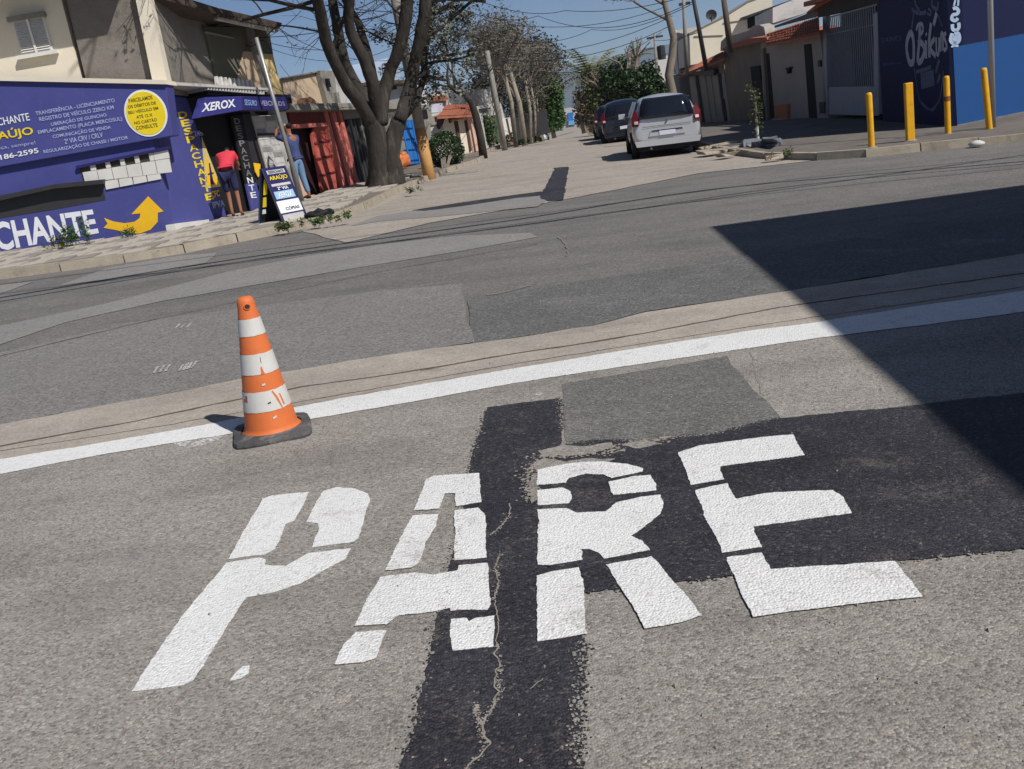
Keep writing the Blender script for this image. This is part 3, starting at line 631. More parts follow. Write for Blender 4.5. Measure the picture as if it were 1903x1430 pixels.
for k in range(15):
    x = 406+k*7.7; y = 25+k*1.55; slab('roof_tile_end', PS, [(x, y), (x+5, y+1), (x+5, y+6), (x, y+5)], .38, .1, K_tiled, up)
slab('canopy', PS, [(311, 152), (498, 164), (499, 168), (311, 158)], .55, 1.0, K_pale, up)
for k in range(20):
    x = 386+k*5.4; y = 157+k*.45; slab('canopy_rib', PS, [(x, y), (x+2.7, y+.2), (x+3.2, y+10), (x+.6, y+10)], .53, .5, K_pale, up)
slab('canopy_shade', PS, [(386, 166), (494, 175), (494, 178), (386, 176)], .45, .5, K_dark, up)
slab('dirty_lintel', PS, [(316, 158), (396, 163), (392, 176), (316, 172)], .05, .3, mat('dirty pinkish plaster', (150, 136, 126), .9, .2, 3, dirt=.5), up)

# copy shop -------------------------------------------------------------------
cs = thing('copy_shop', 'dark shop front under a purple sign with pinned papers and a white pillar', 'shop', tuple(PS.w(0, .4)))
slab('front_void', PS, [(330, 172), (540, 176), (578, 372), (425, 412)], -.15, .3, K_dark, cs)
slab('dark_fascia', PS, [(318, 176), (540, 176), (541, 182), (380, 184), (368, 222), (345, 222)], -.06, .05, mat('black purple board', (28, 26, 52), .7, .2, 3), cs)
sg = bevel(slab('sign', PS, [(383, 181), (449, 179), (451, 205), (371, 219)], .55, .2, K_purpd if False else mat('purple sign face', (58, 58, 128), .5, .06, 2), cs), .01)
sg2 = bevel(slab('sign', PS, [(450, 179), (531, 181), (536, 204), (452, 205)], .52, .2, mat('violet sign face', (44, 42, 98), .5, .06, 2), cs), .01)
text('lettering', 'XEROX', PS, [(374, 209), (438, 199), (436, 184), (379, 192)], .56, K_txt, cs, .03)
text('lettering', 'SEGURO', PS, [(455, 196), (478, 197), (477, 187), (454, 185)], .53, mat('sky blue lettering', (130, 160, 210), .6, .1, 5), cs, .02)
text('lettering', 'VEICULOS', PS, [(483, 197), (530, 197), (528, 189), (482, 187)], .53, mat('lilac lettering', (150, 146, 190), .6, .1, 5), cs, .02)
slab('sign_end_cap', PS, [(531, 182), (537, 185), (539, 200), (536, 205)], .5, .3, K_dark, cs)
bn = slab('vertical_banner', PS, [(429, 216), (451, 215), (476, 340), (457, 342)], .0, .04, K_dark, cs)
slab('vertical_banner', PS, [(457, 342), (476, 340), (489, 388), (468, 391)], .0, .04, K_purple, cs)
for i, ch in enumerate('DESPACHANTE'):
    t0 = i/11; a = (434+33.5*t0, 220+151*t0); h = 11.5
    text('lettering', ch, PS, [(a[0]+3, a[1]+h), (a[0]+13, a[1]+h-1), (a[0]+10.5, a[1]-.5), (a[0], a[1]+.5)], .012, K_txt if i > 7 else mat('grey lettering', (120, 120, 122), .7, .1, 4), cs, .02)
slab('door_post', PS, [(450, 213), (466, 212), (500, 318), (488, 345), (478, 345)], -.02, .1, mat('dark steel door', (48, 46, 50), .6, .2, 6), cs)
QP = ((497, 318), (532, 314), (512, 214), (468, 216))
pb = cell('notice_board', PS, QP, 0, 1, 0, 1, .02, .03, K_pale, cs)
for rr in range(9):
    for cc in range(2):
        if (rr, cc) in ((6, 1),): continue
        v0 = rr/9+.012; u0 = cc*.5+.03+random.uniform(0, .03)
        cell('paper', PS, QP, u0, u0+.42+random.uniform(-.04, .02), v0, v0+.085, .026, .004, K_paper if (rr+cc) % 3 else mat('grey printed paper', (140, 140, 142), .8, .2, 9), cs)
slab('dark_gap', PS, [(478, 248), (524, 247), (525, 251), (479, 253)], .03, .006, K_dgrey, cs)
bevel(slab('white_pillar', PS, [(516, 204), (530, 203), (568, 367), (553, 368)], .12, .3, K_white, cs), .015)
slab('yellow_pointer', PS, [(472, 303), (484, 305), (484, 316), (488, 318), (480, 330), (475, 320)], .04, .02, K_amber, cs)
slab('threshold', PS, [(430, 408), (470, 394), (575, 368), (575, 373), (470, 401), (432, 414)], .05, .5, K_conc, cs)
slab('pink_plinth', PS, [(549, 318), (556, 320), (576, 366), (566, 368)], .13, .2, K_pink, cs)

# sandwich board ----------------------------------------------------------------
B1 = G(526, 414, .1); B2 = G(572, 404.5, .1); T1 = at(486, 314, B1.y+.1); T2 = at(529, 308, B2.y+.1); C1 = G(481, 417.5, .1); C2 = C1+(B2-B1)
ab = thing('sandwich_board', 'purple and white folding board standing on the pavement before the copy shop', 'sandwich board', tuple((B1+C1)/2))
fN = (B2-B1).cross(T1-B1).normalized(); fN = fN if fN.y < 0 or fN.x > 0 else -fN
fixn(MB().prism([B1, B2, T2, T1], -fN*.03).build('front_board', K_purpd, ab))
bN = (C2-C1).cross(T1-C1).normalized()
fixn(MB().prism([C1+(0.02*(C2-C1)), C2, T2+Vector((-.04, 0, 0)), T1+Vector((-.04, 0, 0))], bN*.025).build('back_board', mat('dark green board', (30, 34, 38), .6, .1, 3), ab))
def onb(u, v, e=.004): return (B1*(1-u)+B2*u)*(1-v)+(T1*(1-u)+T2*u)*v+fN*e
def bq(u0, u1, v0, v1, m, e=.004, nm='panel'): return fixn(raw(nm, [onb(u0, v0, e), onb(u1, v0, e), onb(u1, v1, e), onb(u0, v1, e)], [(0, 1, 2, 3)], m, ab))
def btext(t, u0, u1, v0, v1, m, e=.008):
    uv, fs = textmesh(t, .02); return raw('lettering', [onb(u0+(u1-u0)*a, v0+(v1-v0)*b, e) for a, b in uv], fs, m, ab)
bq(.14, .9, .88, .95, K_paper); btext('DESPACHANTE', .2, .84, .89, .94, K_purpd)
btext('ARAÚJO', .14, .9, .75, .86, K_yel); bq(.12, .92, .655, .70, K_paper); btext('2ª VIA', .3, .75, .58, .64, K_txt)
bq(.1, .9, .42, .56, mat('pale blue panel', (150, 186, 214), .6, .1, 5)); btext('XEROX', .2, .8, .44, .54, K_txt); bq(.05, .96, .16, .385, K_txt); btext('CÓPIAS', .3, .85, .2, .27, K_dgrey); bq(.08, .92, .02, .13, K_pale)
def onc(u, v, e=-.004): return (C1*(1-u)+C2*u)*(1-v)+(T1*(1-u)+T2*u)*v
MB().tube([C1-Vector((0, 0, .0)), T1+Vector((-.02, 0, 0))], .014, 6).build('frame_bar', mat('blue metal edge', (46, 66, 120), .5, .1, 4), ab)
MB().tube([B1, T1], .012, 6).build('frame_bar', K_dgrey, ab); MB().tube([B2, T2], .012, 6).build('frame_bar', K_dgrey, ab)
for k, (v0, v1) in enumerate([(.52, .8), (.3, .48), (.18, .26)]):
    a = C1.lerp(T1, v0)+Vector((.06, -.02, 0)); b = C1.lerp(T1, v1)+Vector((.06, -.02, 0)); raw('painted_strip', [a, a+Vector((.07, .0, 0)), b+Vector((.06, .0, 0)), b], [(0, 1, 2, 3)], K_yel if k < 2 else K_txt, ab)

# red frontage --------------------------------------------------------------------
rd = thing('red_frontage', 'faded red gate and posts under a long concrete eave beside the tree', 'building', tuple(PS.w(5, .4)))
slab('back_wall', PS, [(532, 196), (702, 190), (735, 338), (560, 372)], -.35, 3.0, K_dgrey, rd)
bevel(slab('eave', PS, [(533, 193), (760, 190), (762, 203), (534, 206)], .35, 1.6, K_conc, rd), .02)
slab('lintel', PS, [(536, 207), (604, 206), (609, 229), (540, 232)], .05, .3, K_redd, rd)
slab('beam', PS, [(538, 232), (606, 228), (608, 235), (540, 239)], .1, .15, K_redl, rd)
slab('doorway', PS, [(545, 238), (584, 236), (606, 362), (574, 371)], -.2, .2, mat('maroon dark', (48, 22, 24), .9, .2, 3), rd)
dr = slab('gate_leaf', PS, [(579, 250), (584, 237), (592, 232), (608, 231), (644, 352), (600, 365)], .0, .06, K_red, rd)
for a in (.22, .45, .7): slab('gate_rail', PS, [(580+a*22, 238+a*125), (612+a*30, 232+a*118), (612.6+a*30, 235+a*118), (580.6+a*22, 241+a*125)], .03, .03, K_redd, rd)
slab('red_panel', PS, [(604, 206), (636, 204), (670, 346), (642, 353)], .0, .06, K_redd, rd)
for x0, x1 in ((602, 609), (616, 623), (629, 634)):
    d = 36; bevel(slab('red_post', PS, [(x0, 206), (x1, 205), (x1+d, 350), (x0+d-2, 351)], .08, .1, K_redl, rd), .01)
slab('grey_lintel', PS, [(636, 204), (704, 200), (706, 216), (640, 222)], .02, .3, K_conc, rd)
gt = slab('grille', PS, [(642, 223), (700, 217), (735, 336), (670, 346)], -.03, .05, mat('dark rusty sheet', (58, 58, 60), .7, .2, 5, dirt=.5, dirtcol=(90, 84, 76)), rd)
for k in range(9):
    x = 645+k*6; slab('grille_bar', PS, [(x, 223-k*.6), (x+1.6, 223-k*.6), (x+29.5, 345-k*.9), (x+27.5, 345-k*.9)], .0, .03, K_conc if k % 3 == 1 else K_dgrey, rd)

# house behind the eave
bh = thing('beige_house', 'windowless beige rendered house behind the red frontage with a grey stair tower', 'house', tuple(PS.w(6, .5, -3)))
slab('wall', PS, [(508, 200), (614, 200), (602, 131), (512, 147)], -3.0, 4, K_beige, bh)
bevel(slab('tower', PS, [(612, 200), (628, 200), (622, 131), (594, 131)], -2.8, 2, K_conc, bh), .02)
slab('tower_side', PS, [(626, 200), (648, 200), (640, 134), (610, 131)], -3.1, 1.5, K_pale, bh)
slab('window', PS, [(608, 146), (612, 146), (616, 162), (611, 163)], -2.7, .1, K_dark, bh)
slab('pipe', PS, [(624, 172), (629, 172), (634, 196), (629, 196)], -2.7, .2, K_conc, bh)
slab('parapet', PS, [(512, 147), (602, 130), (602, 132.5), (512, 149.5)], -2.9, .5, K_conc, bh)
slab('brick_heap', PS, [(572, 184), (577, 180), (585, 186), (588, 193), (572, 193)], -2.5, .4, mat('brown brick', (110, 78, 60), .9, .3, 6), bh)
wh = thing('pale_house', 'pale blue and white house half hidden behind the forked tree', 'house', tuple(PS.w(12, .4, -3)))
slab('wall', PS, [(640, 200), (800, 200), (790, 150), (630, 150)], -4.5, 5, mat('pale bluish wall', (176, 186, 196), .9, .08, 1), wh)
slab('gable', PS, [(702, 150), (745, 150), (742, 125), (722, 108), (704, 125)], -4.3, 3, mat('pale blue gable', (160, 176, 196), .9, .08, 1), wh)
slab('roof', PS, [(696, 150), (800, 148), (800, 154), (696, 156)], -3.6, 3, K_tiled, wh)
slab('window', PS, [(716, 152), (736, 152), (738, 166), (720, 168)], -4.3, .3, K_dark, wh)
slab('white_bay', PS, [(704, 154), (712, 154), (722, 196), (710, 196)], -4.2, 1, K_white, wh)
slab('lower_wall', PS, [(735, 198), (800, 196), (812, 300), (745, 305)], -1.2, 2, K_conc, wh)

# blue gate and houses further along ------------------------------------------------
PB = WP(G(745, 315), G(890, 283))
bg_ = thing('blue_gate', 'bright blue two leaf metal gate beyond the big tree', 'gate', tuple(PB.p(765, 312)))
for q in ([(738, 224), (757, 223), (771, 305), (754, 307)], [(758, 223), (774, 222), (787, 303), (772, 305)]):
    lf = slab('gate_leaf', PB, q, 0, .06, K_blue, bg_)
    for v in (.18, .42, .66, .9):
        a = (q[0][0]*(1-v)+q[3][0]*v, q[0][1]*(1-v)+q[3][1]*v); b = (q[1][0]*(1-v)+q[2][0]*v, q[1][1]*(1-v)+q[2][1]*v)
        slab('rail', PB, [a, b, (b[0]+.3, b[1]+2), (a[0]+.3, a[1]+2)], .03, .03, mat('dark blue', (24, 60, 110), .6, .1, 3), bg_)
    slab('stile', PB, [(q[0][0]+7, q[0][1]), (q[0][0]+9.5, q[0][1]), (q[3][0]+10, q[3][1]), (q[3][0]+8, q[3][1])], .04, .04, K_blue, bg_)
ob = thing('orange_sacks', 'orange sacks heaped at the foot of the blue gate', 'sack', tuple(G(747, 313, .1)), )
for k in range(3):
    m = MB(); c = G(743+k*5, 314-k*2, .1); r = [(0.02, .0), (.2, .02), (.24, .18), (.2, .38), (.1, .5), (.02, .52)]
    m.lathe(r, (c.x, c.y, c.z), 9); m.v = [(a+.05*noise.noise(Vector((a*4, b*4, z*4))), b, z) for a, b, z in m.v]; m.build('sack', K_orange, ob, smooth=True)
gp = thing('gate_wall', 'low grey wall with capped pillar between the blue gate and the clipped bush', 'wall', tuple(PB.p(800, 305)))
slab('pillar', PB, [(776, 196), (792, 195), (812, 300), (798, 303)], .1, .4, K_conc, gp)
slab('wall', PB, [(794, 232), (822, 229), (838, 296), (808, 300)], 0, .25, K_pale, gp); slab('cap', PB, [(793, 229), (822, 226), (822, 231), (794, 234)], .06, .35, K_conc, gp)
slab('window', PB, [(784, 204), (793, 203), (796, 220), (788, 221)], .13, .05, K_dark, gp); slab('upper_wall', PB, [(780, 176), (830, 172), (836, 230), (792, 232)], -1.2, 3, K_pale, gp)
ch = thing('cream_house', 'cream house with terracotta eaves and purple hanging behind the clipped bush', 'house', tuple(PB.p(860, 290)))
slab('wall', PB, [(815, 214), (870, 211), (882, 284), (835, 296)], 0, 4, K_cream, ch)
slab('pink_wall', PB, [(866, 212), (884, 210), (898, 279), (880, 283)], .08, 4, K_pink, ch)
slab('gable', PB, [(812, 200), (872, 196), (868, 178), (838, 166), (814, 172)], -2.2, 4, K_pale, ch)
def roofstrip(P, q, off, out, m, par, nm='roof', nt=10):
    # sloping tiled strip: front edge (q0,q1) proud of the wall, back edge (q3,q2) set back
    a = P.p(*q[0], off+out); b = P.p(*q[1], off+out); c = P.p(*q[2], off); d = P.p(*q[3], off)
    mb = MB(); L = (b-a).length; n = max(4, int(L/.22)); up_ = Vector((0, 0, 1))
    rows = 5
    for i in range(n):
        for r_ in range(rows):
            def pt(u, v, e): return (a*(1-u)+b*u)*(1-v)+(d*(1-u)+c*u)*v+up_*e
            u0 = i/n; u1 = (i+1)/n; um = (u0+u1)/2; v0 = r_/rows; v1 = (r_+1)/rows
            h0 = .05+random.uniform(-.006, .01); k0 = len(mb.v)
            mb.add([pt(u0, v0, .0), pt(um, v0, h0), pt(u1, v0, .0), pt(u1, v1, -.02), pt(um, v1, h0-.03), pt(u0, v1, -.02)], [(0, 1, 4, 5), (1, 2, 3, 4), (0, 2, 1)])
    mb.prism([a-up_*.03, b-up_*.03, c-up_*.03, d-up_*.03], (0, 0, -.08))
    return fixn(mb.build(nm, m, par))
roofstrip(PB, [(812, 216), (884, 212), (880, 203), (826, 205)], .05, .5, K_tile, ch)
roofstrip(PB, [(822, 204), (880, 200), (876, 194), (828, 196)], -.6, .5, K_tile, ch)
roofstrip(PB, [(800, 184), (833, 182), (820, 170), (804, 172)], -1.6, .6, K_tile, ch)
slab('dormer', PB, [(800, 184), (830, 182), (832, 196), (804, 198)], -1.6, 1.5, K_cream, ch)
slab('blue_tank', PB, [(801, 194), (822, 192), (824, 208), (803, 210)], -.5, .8, mat('pale lilac', (186, 186, 200), .8, .1, 3), ch)
slab('hanging', PB, [(811, 217), (828, 216), (824, 230), (818, 240), (813, 228)], .1, .1, mat('dark purple cloth', (74, 52, 70), .9, .3, 6), ch)
for q in ([(846, 226), (851, 225), (857, 262), (852, 264)], [(865, 224), (868, 224), (877, 280), (874, 282)], [(834, 216), (838, 216), (840, 228), (837, 229)]): slab('dark_post', PB, q, .06, .1, mat('brown wood', (84, 62, 50), .9, .2, 4), ch)
slab('door_hood', PB, [(846, 221), (862, 218), (862, 221), (847, 224)], .3, .3, K_tile, ch)
gh = thing('grey_house', 'pale grey house front with tall narrow doors behind the leaning bare tree', 'house', tuple(PB.p(910, 275)))
slab('wall', PB, [(876, 200), (930, 190), (950, 262), (898, 279)], 0.02, 4, K_pale, gh)
slab('upper_wall', PB, [(868, 168), (916, 164), (922, 196), (876, 202)], -1.2, 4, mat('light grey panels', (176, 176, 174), .9, .12, 3), gh)
for q in ([(898, 222), (903, 221), (912, 268), (907, 270)], [(884, 210), (888, 210), (900, 276), (895, 277)]): slab('door', PB, q, .05, .06, K_dgrey, gh)
slab('ledge', PB, [(894, 202), (912, 201), (912, 203), (894, 204)], .15, .2, K_dgrey, gh)
hd = slab('door', PB, [(914, 215), (925, 213), (935, 262), (922, 266)], .05, .06, mat('green gate', (74, 92, 70), .8, .2, 3), gh)
wh2 = thing('white_wall', 'short white wall pieces beside the row of slim trunks', 'wall', tuple(PB.p(945, 268)))
slab('wall', PB, [(928, 222), (950, 218), (962, 258), (940, 264)], .06, 1, K_white, wh2); slab('gap', PB, [(940, 221), (943, 220), (952, 262), (949, 263)], .08, .03, mat('brown wood', (84, 62, 50)), wh2)
slab('back_wall', PB, [(950, 222), (1015, 205), (1022, 248), (962, 262)], -.3, 2, K_dgrey, wh2)
# ================================================================ RIGHT SIDE
K_navy = mat('navy wall paint', (22, 30, 72), .7, .1, 1.2, bump=.15, dirt=.15, dirtcol=(34, 44, 84))
K_mid = mat('mid blue wall paint', (36, 86, 148), .7, .05, 1.2, bump=.2, bscale=25, dirt=.25, dirtcol=(46, 94, 150))
K_grey = mat('grey gate paint', (160, 162, 170), .55, .08, 3, dirt=.2)
K_wallg = mat('warm grey render', (168, 160, 150), .92, .1, 1.0, bump=.3, bscale=14, dirt=.45, dirtcol=(136, 128, 118))
K_wallb = mat('dingy brown render', (136, 126, 114), .92, .14, 1.0, bump=.4, bscale=14, dirt=.5, dirtcol=(104, 96, 86))
K_mural = mat('grey mural paint', (176, 180, 192), .8, .18, 7)
K_muraldim = mat('faded mural paint', (96, 102, 128), .8, .25, 7)
K_yb = mat('yellow post paint', (226, 168, 30), .55, .1, 3, bump=.2, dirt=.8, dirtcol=(150, 100, 40), spec=.3, fine=.1)
ZW = 6.6
bar = thing('blue_corner_bar', 'tall navy and mid blue corner building with a painted drink mural', 'building', (10.2, 20, -.3))
s_c, z_c = PC.sz(1775, 236); s_g = PC.sz(1640, 216)[0]
fixn(MB().prism([PC.w(0, -.6), PC.w(s_g, -.6), PC.w(s_g, ZW), PC.w(0, ZW)], -PC.N()*.3).build('street_wall', K_navy, bar))
xb = -PC.N()
s0, zz0 = PD.sz(1775, 235); fixn(MB().prism([PD.w(0, -.9), PD.w(9, -.9), PD.w(9, ZW), PD.w(0, ZW)], Vector((.34, 3, 0))).build('front_wall', K_navy, bar))
slab('blue_dado', PD, [(1771, 88), (1903, 63), (2300, -14), (2300, 136), (1903, 208), (1779, 233)], .006, .01, K_mid, bar)
slab('plinth', PD, [(1779, 233), (1903, 208), (2300, 136), (2300, 160), (1903, 222), (1780, 244)], .05, .1, K_conc, bar)
fixn(MB().prism([PC.w(-.1, ZW, .1), PC.w(s_g, ZW, .1), PC.w(s_g, ZW+.2, .1), PC.w(-.1, ZW+.2, .1)], -PC.N()*3).build('parapet', K_conc, bar))
# mural (painted strokes)
def stroke(P, px, w, off, m, par, nm='mural_stroke', closed=False):
    c = [P.p(x, y, off) for x, y in px]
    if closed: c.append(c[0])
    # smooth
    q = []
    for i in range(len(c)-1):
        p0 = c[max(i-1, 0)]; p1 = c[i]; p2 = c[i+1]; p3 = c[min(i+2, len(c)-1)]
        for t in (0, .25, .5, .75): q.append(.5*((2*p1)+(p2-p0)*t+(2*p0-5*p1+4*p2-p3)*t*t+(3*p1-p0-3*p2+p3)*t**3))
    q.append(c[-1]); L = []; R = []; n = P.N()
    for i, p in enumerate(q):
        d = (q[min(i+1, len(q)-1)]-q[max(i-1, 0)])
        d = d.normalized() if d.length > 1e-9 else Vector((0, 0, 1)); a = d.cross(n); L.append(p+a*w); R.append(p-a*w)
    k = len(L); return raw(nm, L+R, [(i, i+1, k+i+1, k+i) for i in range(k-1)], m, par)
zA = lambda L: [(1600+x/5.297, y/5.297) for x, y in L]      # crop coordinates
for L, w, m in [
    ([(485, 320), (455, 400), (450, 500), (480, 620), (515, 600), (520, 480), (510, 360), (485, 320)], .055, K_mural),      # O
    ([(545, 300), (560, 250), (600, 240), (610, 300), (575, 360)], .03, K_mural), ([(580, 260), (575, 400), (560, 600), (600, 590), (625, 480), (590, 420), (560, 430)], .05, K_mural),  # B
    ([(640, 400), (640, 580)], .045, K_mural), ([(640, 330), (646, 350)], .03, K_mural),      # i
    ([(690, 230), (672, 400), (675, 570)], .045, K_mural), ([(725, 380), (680, 470), (735, 555)], .04, K_mural),   # k
    ([(740, 370), (745, 520), (765, 530), (770, 370)], .028, K_mural), ([(785, 510), (788, 350), (805, 340), (808, 500)], .028, K_mural), # u n
    ([(840, 330), (815, 350), (835, 420), (845, 470), (815, 500)], .03, K_mural),  # s
    ([(520, 640), (530, 720), (560, 900), (590, 1010), (680, 1080), (760, 1010), (790, 900), (810, 700)], .018, K_muraldim),
    ([(500, 280), (520, 120), (500, 100), (560, 130), (620, 130), (640, 110)], .03, K_muraldim), ([(530, 0), (545, 60), (580, 110)], .03, K_muraldim), ([(650, 130), (680, 150), (690, 110), (660, 90)], .02, K_muraldim),
    ([(745, 130), (715, 250)], .045, K_mural), ([(760, 150), (800, 260)], .015, K_muraldim), ([(770, 590), (735, 720)], .035, K_muraldim), ([(780, 740), (750, 820)], .03, K_muraldim),
    ([(700, 0), (700, 60), (750, 90), (760, 20)], .03, K_muraldim), ([(540, 710), (620, 690), (690, 660)], .03, K_muraldim), ([(590, 800), (640, 790), (720, 765)], .12, K_muraldim),
    ([(620, 860), (700, 840)], .02, K_muraldim), ([(600, 1010), (690, 1090), (740, 1060)], .015, K_muraldim)]:
    stroke(PC, zA(L), w*1.45, .008, m, bar)
text('lettering', 'DRINKS', PC, zA([(205, 420), (395, 400), (395, 350), (205, 375)]), .006, K_muraldim, bar, .01); text('lettering', '@bikuns', PC, zA([(215, 655), (390, 635), (390, 605), (215, 620)]), .006, K_muraldim, bar, .01)
K_chain = mat('pale blue painted chain', (178, 198, 226), .6, .12, 6)
for L, w in [([(905, 90), (935, 80), (960, 110), (945, 140), (905, 150), (895, 190), (930, 205), (955, 180)], .035), ([(900, 240), (905, 290), (940, 300), (965, 270), (960, 225)], .035), ([(900, 330), (885, 400), (925, 430), (965, 400), (960, 340), (920, 320)], .04), ([(925, 350), (930, 450)], .05), ([(930, 0), (915, 60)], .02), ([(960, 0), (955, 60)], .02), ([(895, 470), (905, 455), (960, 455)], .02)]:
    stroke(PD, zA(L), w, .012, K_chain, bar, 'painted_chain')
# grey gate
gtT = thing('barred_gate', 'grey garage gate of upright bars above a plain sheet panel', 'gate', tuple(PC.w(s_g+.5, -.1)))
q6 = lambda x, y: (1480+x/4.5, y/4.5)
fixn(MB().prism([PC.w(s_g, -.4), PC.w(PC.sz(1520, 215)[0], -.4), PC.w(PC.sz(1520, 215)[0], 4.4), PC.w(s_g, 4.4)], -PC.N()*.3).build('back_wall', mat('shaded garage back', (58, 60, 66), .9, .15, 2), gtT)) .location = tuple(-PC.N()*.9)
slab('sheet_panel', PC, [q6(253, 730), q6(668, 722), q6(680, 970), q6(246, 958)], -.05, .05, K_grey, gtT)
slab('top_rail', PC, [q6(240, 295), q6(640, 205), q6(640, 214), q6(240, 304)], -.03, .04, K_grey, gtT)
slab('top_beam', PC, [q6(270, 140), q6(680, 30), q6(680, 44), q6(270, 152)], -.02, .06, K_grey, gtT)
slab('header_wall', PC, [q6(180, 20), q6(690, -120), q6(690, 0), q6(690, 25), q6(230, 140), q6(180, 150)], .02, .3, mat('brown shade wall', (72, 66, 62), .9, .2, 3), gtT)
slab('roof_edge', PC, [q6(60, 60), q6(690, -140), q6(690, -160), q6(60, 20)], .4, 1.5, K_tile, gtT)
s1 = PC.sz(*q6(672, 500))[0]; s2 = PC.sz(*q6(248, 500))[0]
nbar = 26
for k in range(nbar+1):
    s = s1+(s2-s1)*k/nbar; u = k/nbar
    x = 672-(672-250)*u
    zt = PC.sz(*q6(x, 150-(x-260)*.27))[1]; zb = PC.sz(*q6(x, 726))[1]
    m = MB().tube([PC.w(s, zb, -.02), PC.w(s, zt, -.02)], .018, 5)
    m.build('gate_bar', K_grey, gtT)
for x, w in ((245, 14), (672, 18)):
    slab('gate_post', PC, [q6(x-w, 960), q6(x+w, 960), q6(x+w-12, 100), q6(x-w-12, 120)], .0, .12, K_grey, gtT)

# house row: orange roofs, doors ------------------------------------------------
q5 = lambda x, y: (1240+x/4.6125, y/4.6125)
h1 = thing('grey_row_house', 'grey house front in shade with two tall dark doors under a terracotta roof', 'house', tuple(PC.w(9, -.1)))
slab('wall', PC, [q5(1380, 1040), q5(830, 1060), q5(800, 350), q5(1310, 260)], 0, 4, K_wallg, h1)
roofstrip(PC, [q5(845, 375), q5(1305, 285), q5(1300, 145), q5(850, 290)], .0, .45, K_tile, h1)
slab('door', PC, [q5(1170, 385), q5(1235, 375), q5(1285, 1015), q5(1215, 1015)], .01, .05, K_dark, h1)
slab('meter_box', PC, [q5(1288, 520), q5(1310, 520), q5(1312, 575), q5(1290, 575)], .06, .08, K_dgrey, h1)
slab('grate', PC, [q5(1300, 880), q5(1345, 875), q5(1348, 970), q5(1305, 975)], .03, .04, K_dgrey, h1)
slab('door', PC, [q5(820, 465), q5(872, 458), q5(920, 1010), q5(858, 1025)], .01, .05, K_dark, h1)
slab('gate_post', PC, [q5(805, 420), q5(820, 418), q5(862, 1030), q5(845, 1035)], .12, .2, K_wallb, h1)
L_ = slab('wall_lamp', PC, [q5(1010, 585), q5(1050, 580), q5(1040, 605), q5(1035, 635), q5(1025, 635), q5(1022, 605)], .12, .14, K_dark, h1)
slab('sunlit_brick_panel', PC, [q5(915, 905), q5(1030, 895), q5(1032, 1035), q5(925, 1030)], .10, .12, mat('sunlit orange brick', (190, 124, 84), .9, .2, 5, bump=.3), h1)  # panel stands in for a sunlit patch of brick, the sunlight put into its orange
slab('doorstep', PC, [q5(810, 1045), q5(1020, 1045), q5(1032, 1035), q5(900, 1028)], .35, .35, K_pale, h1)
h2 = thing('brown_row_house', 'dingy brown rendered house front with a small barred window and wavy roof edge', 'house', tuple(PC.w(15, -.1)))
slab('wall', PC, [q5(835, 1060), q5(540, 1085), q5(482, 430), q5(800, 350)], -.05, 4, K_wallb, h2)
slab('doorway', PC, [q5(712, 575), q5(790, 565), q5(850, 1030), q5(800, 1040), q5(770, 760), q5(728, 740)], .0, .05, K_dark, h2)
slab('roof', PC, [q5(470, 440), q5(860, 350), q5(850, 320), q5(700, 330), q5(560, 375), q5(470, 420)], .35, 2.5, K_tile, h2)
# balcony bowed railing
slab('curved_parapet', PC, [q5(455, 440), q5(460, 360), q5(500, 320), q5(600, 295), q5(700, 262), q5(730, 225), q5(790, 215), q5(830, 235), q5(848, 320), q5(700, 345), q5(530, 400)], -.3, .4, mat('pale mossy parapet', (172, 168, 158), .9, .12, 2, dirt=.5, dirtcol=(120, 116, 104)), h2)
PU = WP((14, 60), (22, 59.2)); PV = WP((13, 44), (20, 43.3)); PW = WP((15, 80), (25, 79))
up2 = thing('cream_upper_house', 'tall cream house with sloping roof line, dark window and satellite dish', 'house', (18, 60, 0))
slab('wall', PU, [q5(200, 560), q5(190, 280), q5(480, 140), q5(700, 5), q5(900, -60), q5(905, 330), q5(480, 450), q5(300, 540)], 0, 6, K_cream, up2)
slab('roof_edge', PU, [q5(185, 285), q5(480, 140), q5(700, 0), q5(905, -70), q5(905, -58), q5(700, 14), q5(480, 152), q5(188, 297)], .05, 6, K_conc, up2)
slab('window', PU, [q5(685, 150), q5(885, 80), q5(895, 235), q5(850, 240), q5(790, 215), q5(690, 250)], .02, .1, K_dark, up2)
slab('window_frame', PU, [q5(845, 95), q5(858, 92), q5(868, 240), q5(855, 240)], .06, .1, K_dgrey, up2)
slab('awning', PU, [q5(640, 150), q5(1090, -10), q5(1090, 5), q5(690, 155)], .6, .6, K_dgrey, up2)
slab('ledge', PU, [q5(480, 195), q5(690, 165), q5(690, 170), q5(480, 200)], .06, .1, K_conc, up2); slab('ledge', PU, [q5(230, 310), q5(480, 300), q5(480, 305), q5(230, 315)], .06, .1, K_conc, up2)
d = thing('satellite_dish', 'dark satellite dish on the roof ridge of the cream house', 'satellite dish', tuple(PU.p(*q5(380, 150), -2)), )
c = PU.p(*q5(378, 130), -2); m = MB(); rg = []
for r, y in ((0.02, .12), (.22, .08), (.36, .0)):
    for k in range(14): a = k*math.pi/7; m.v.append((c.x+r*math.cos(a), c.y-y*-1, c.z+r*.9*math.sin(a)))
for j in range(2):
    for k in range(14): m.f.append((j*14+k, j*14+(k+1) % 14, j*14+14+(k+1) % 14, j*14+14+k))
m.build('dish', K_dgrey, d, smooth=True); MB().tube([c, c+Vector((0, .1, -.8))], .04, 6).build('mast', K_dgrey, d)
wh3 = thing('white_terrace_wall', 'stained white terrace wall above the terracotta roof of the grey house', 'wall', tuple(PC.w(9, 3, -1)))
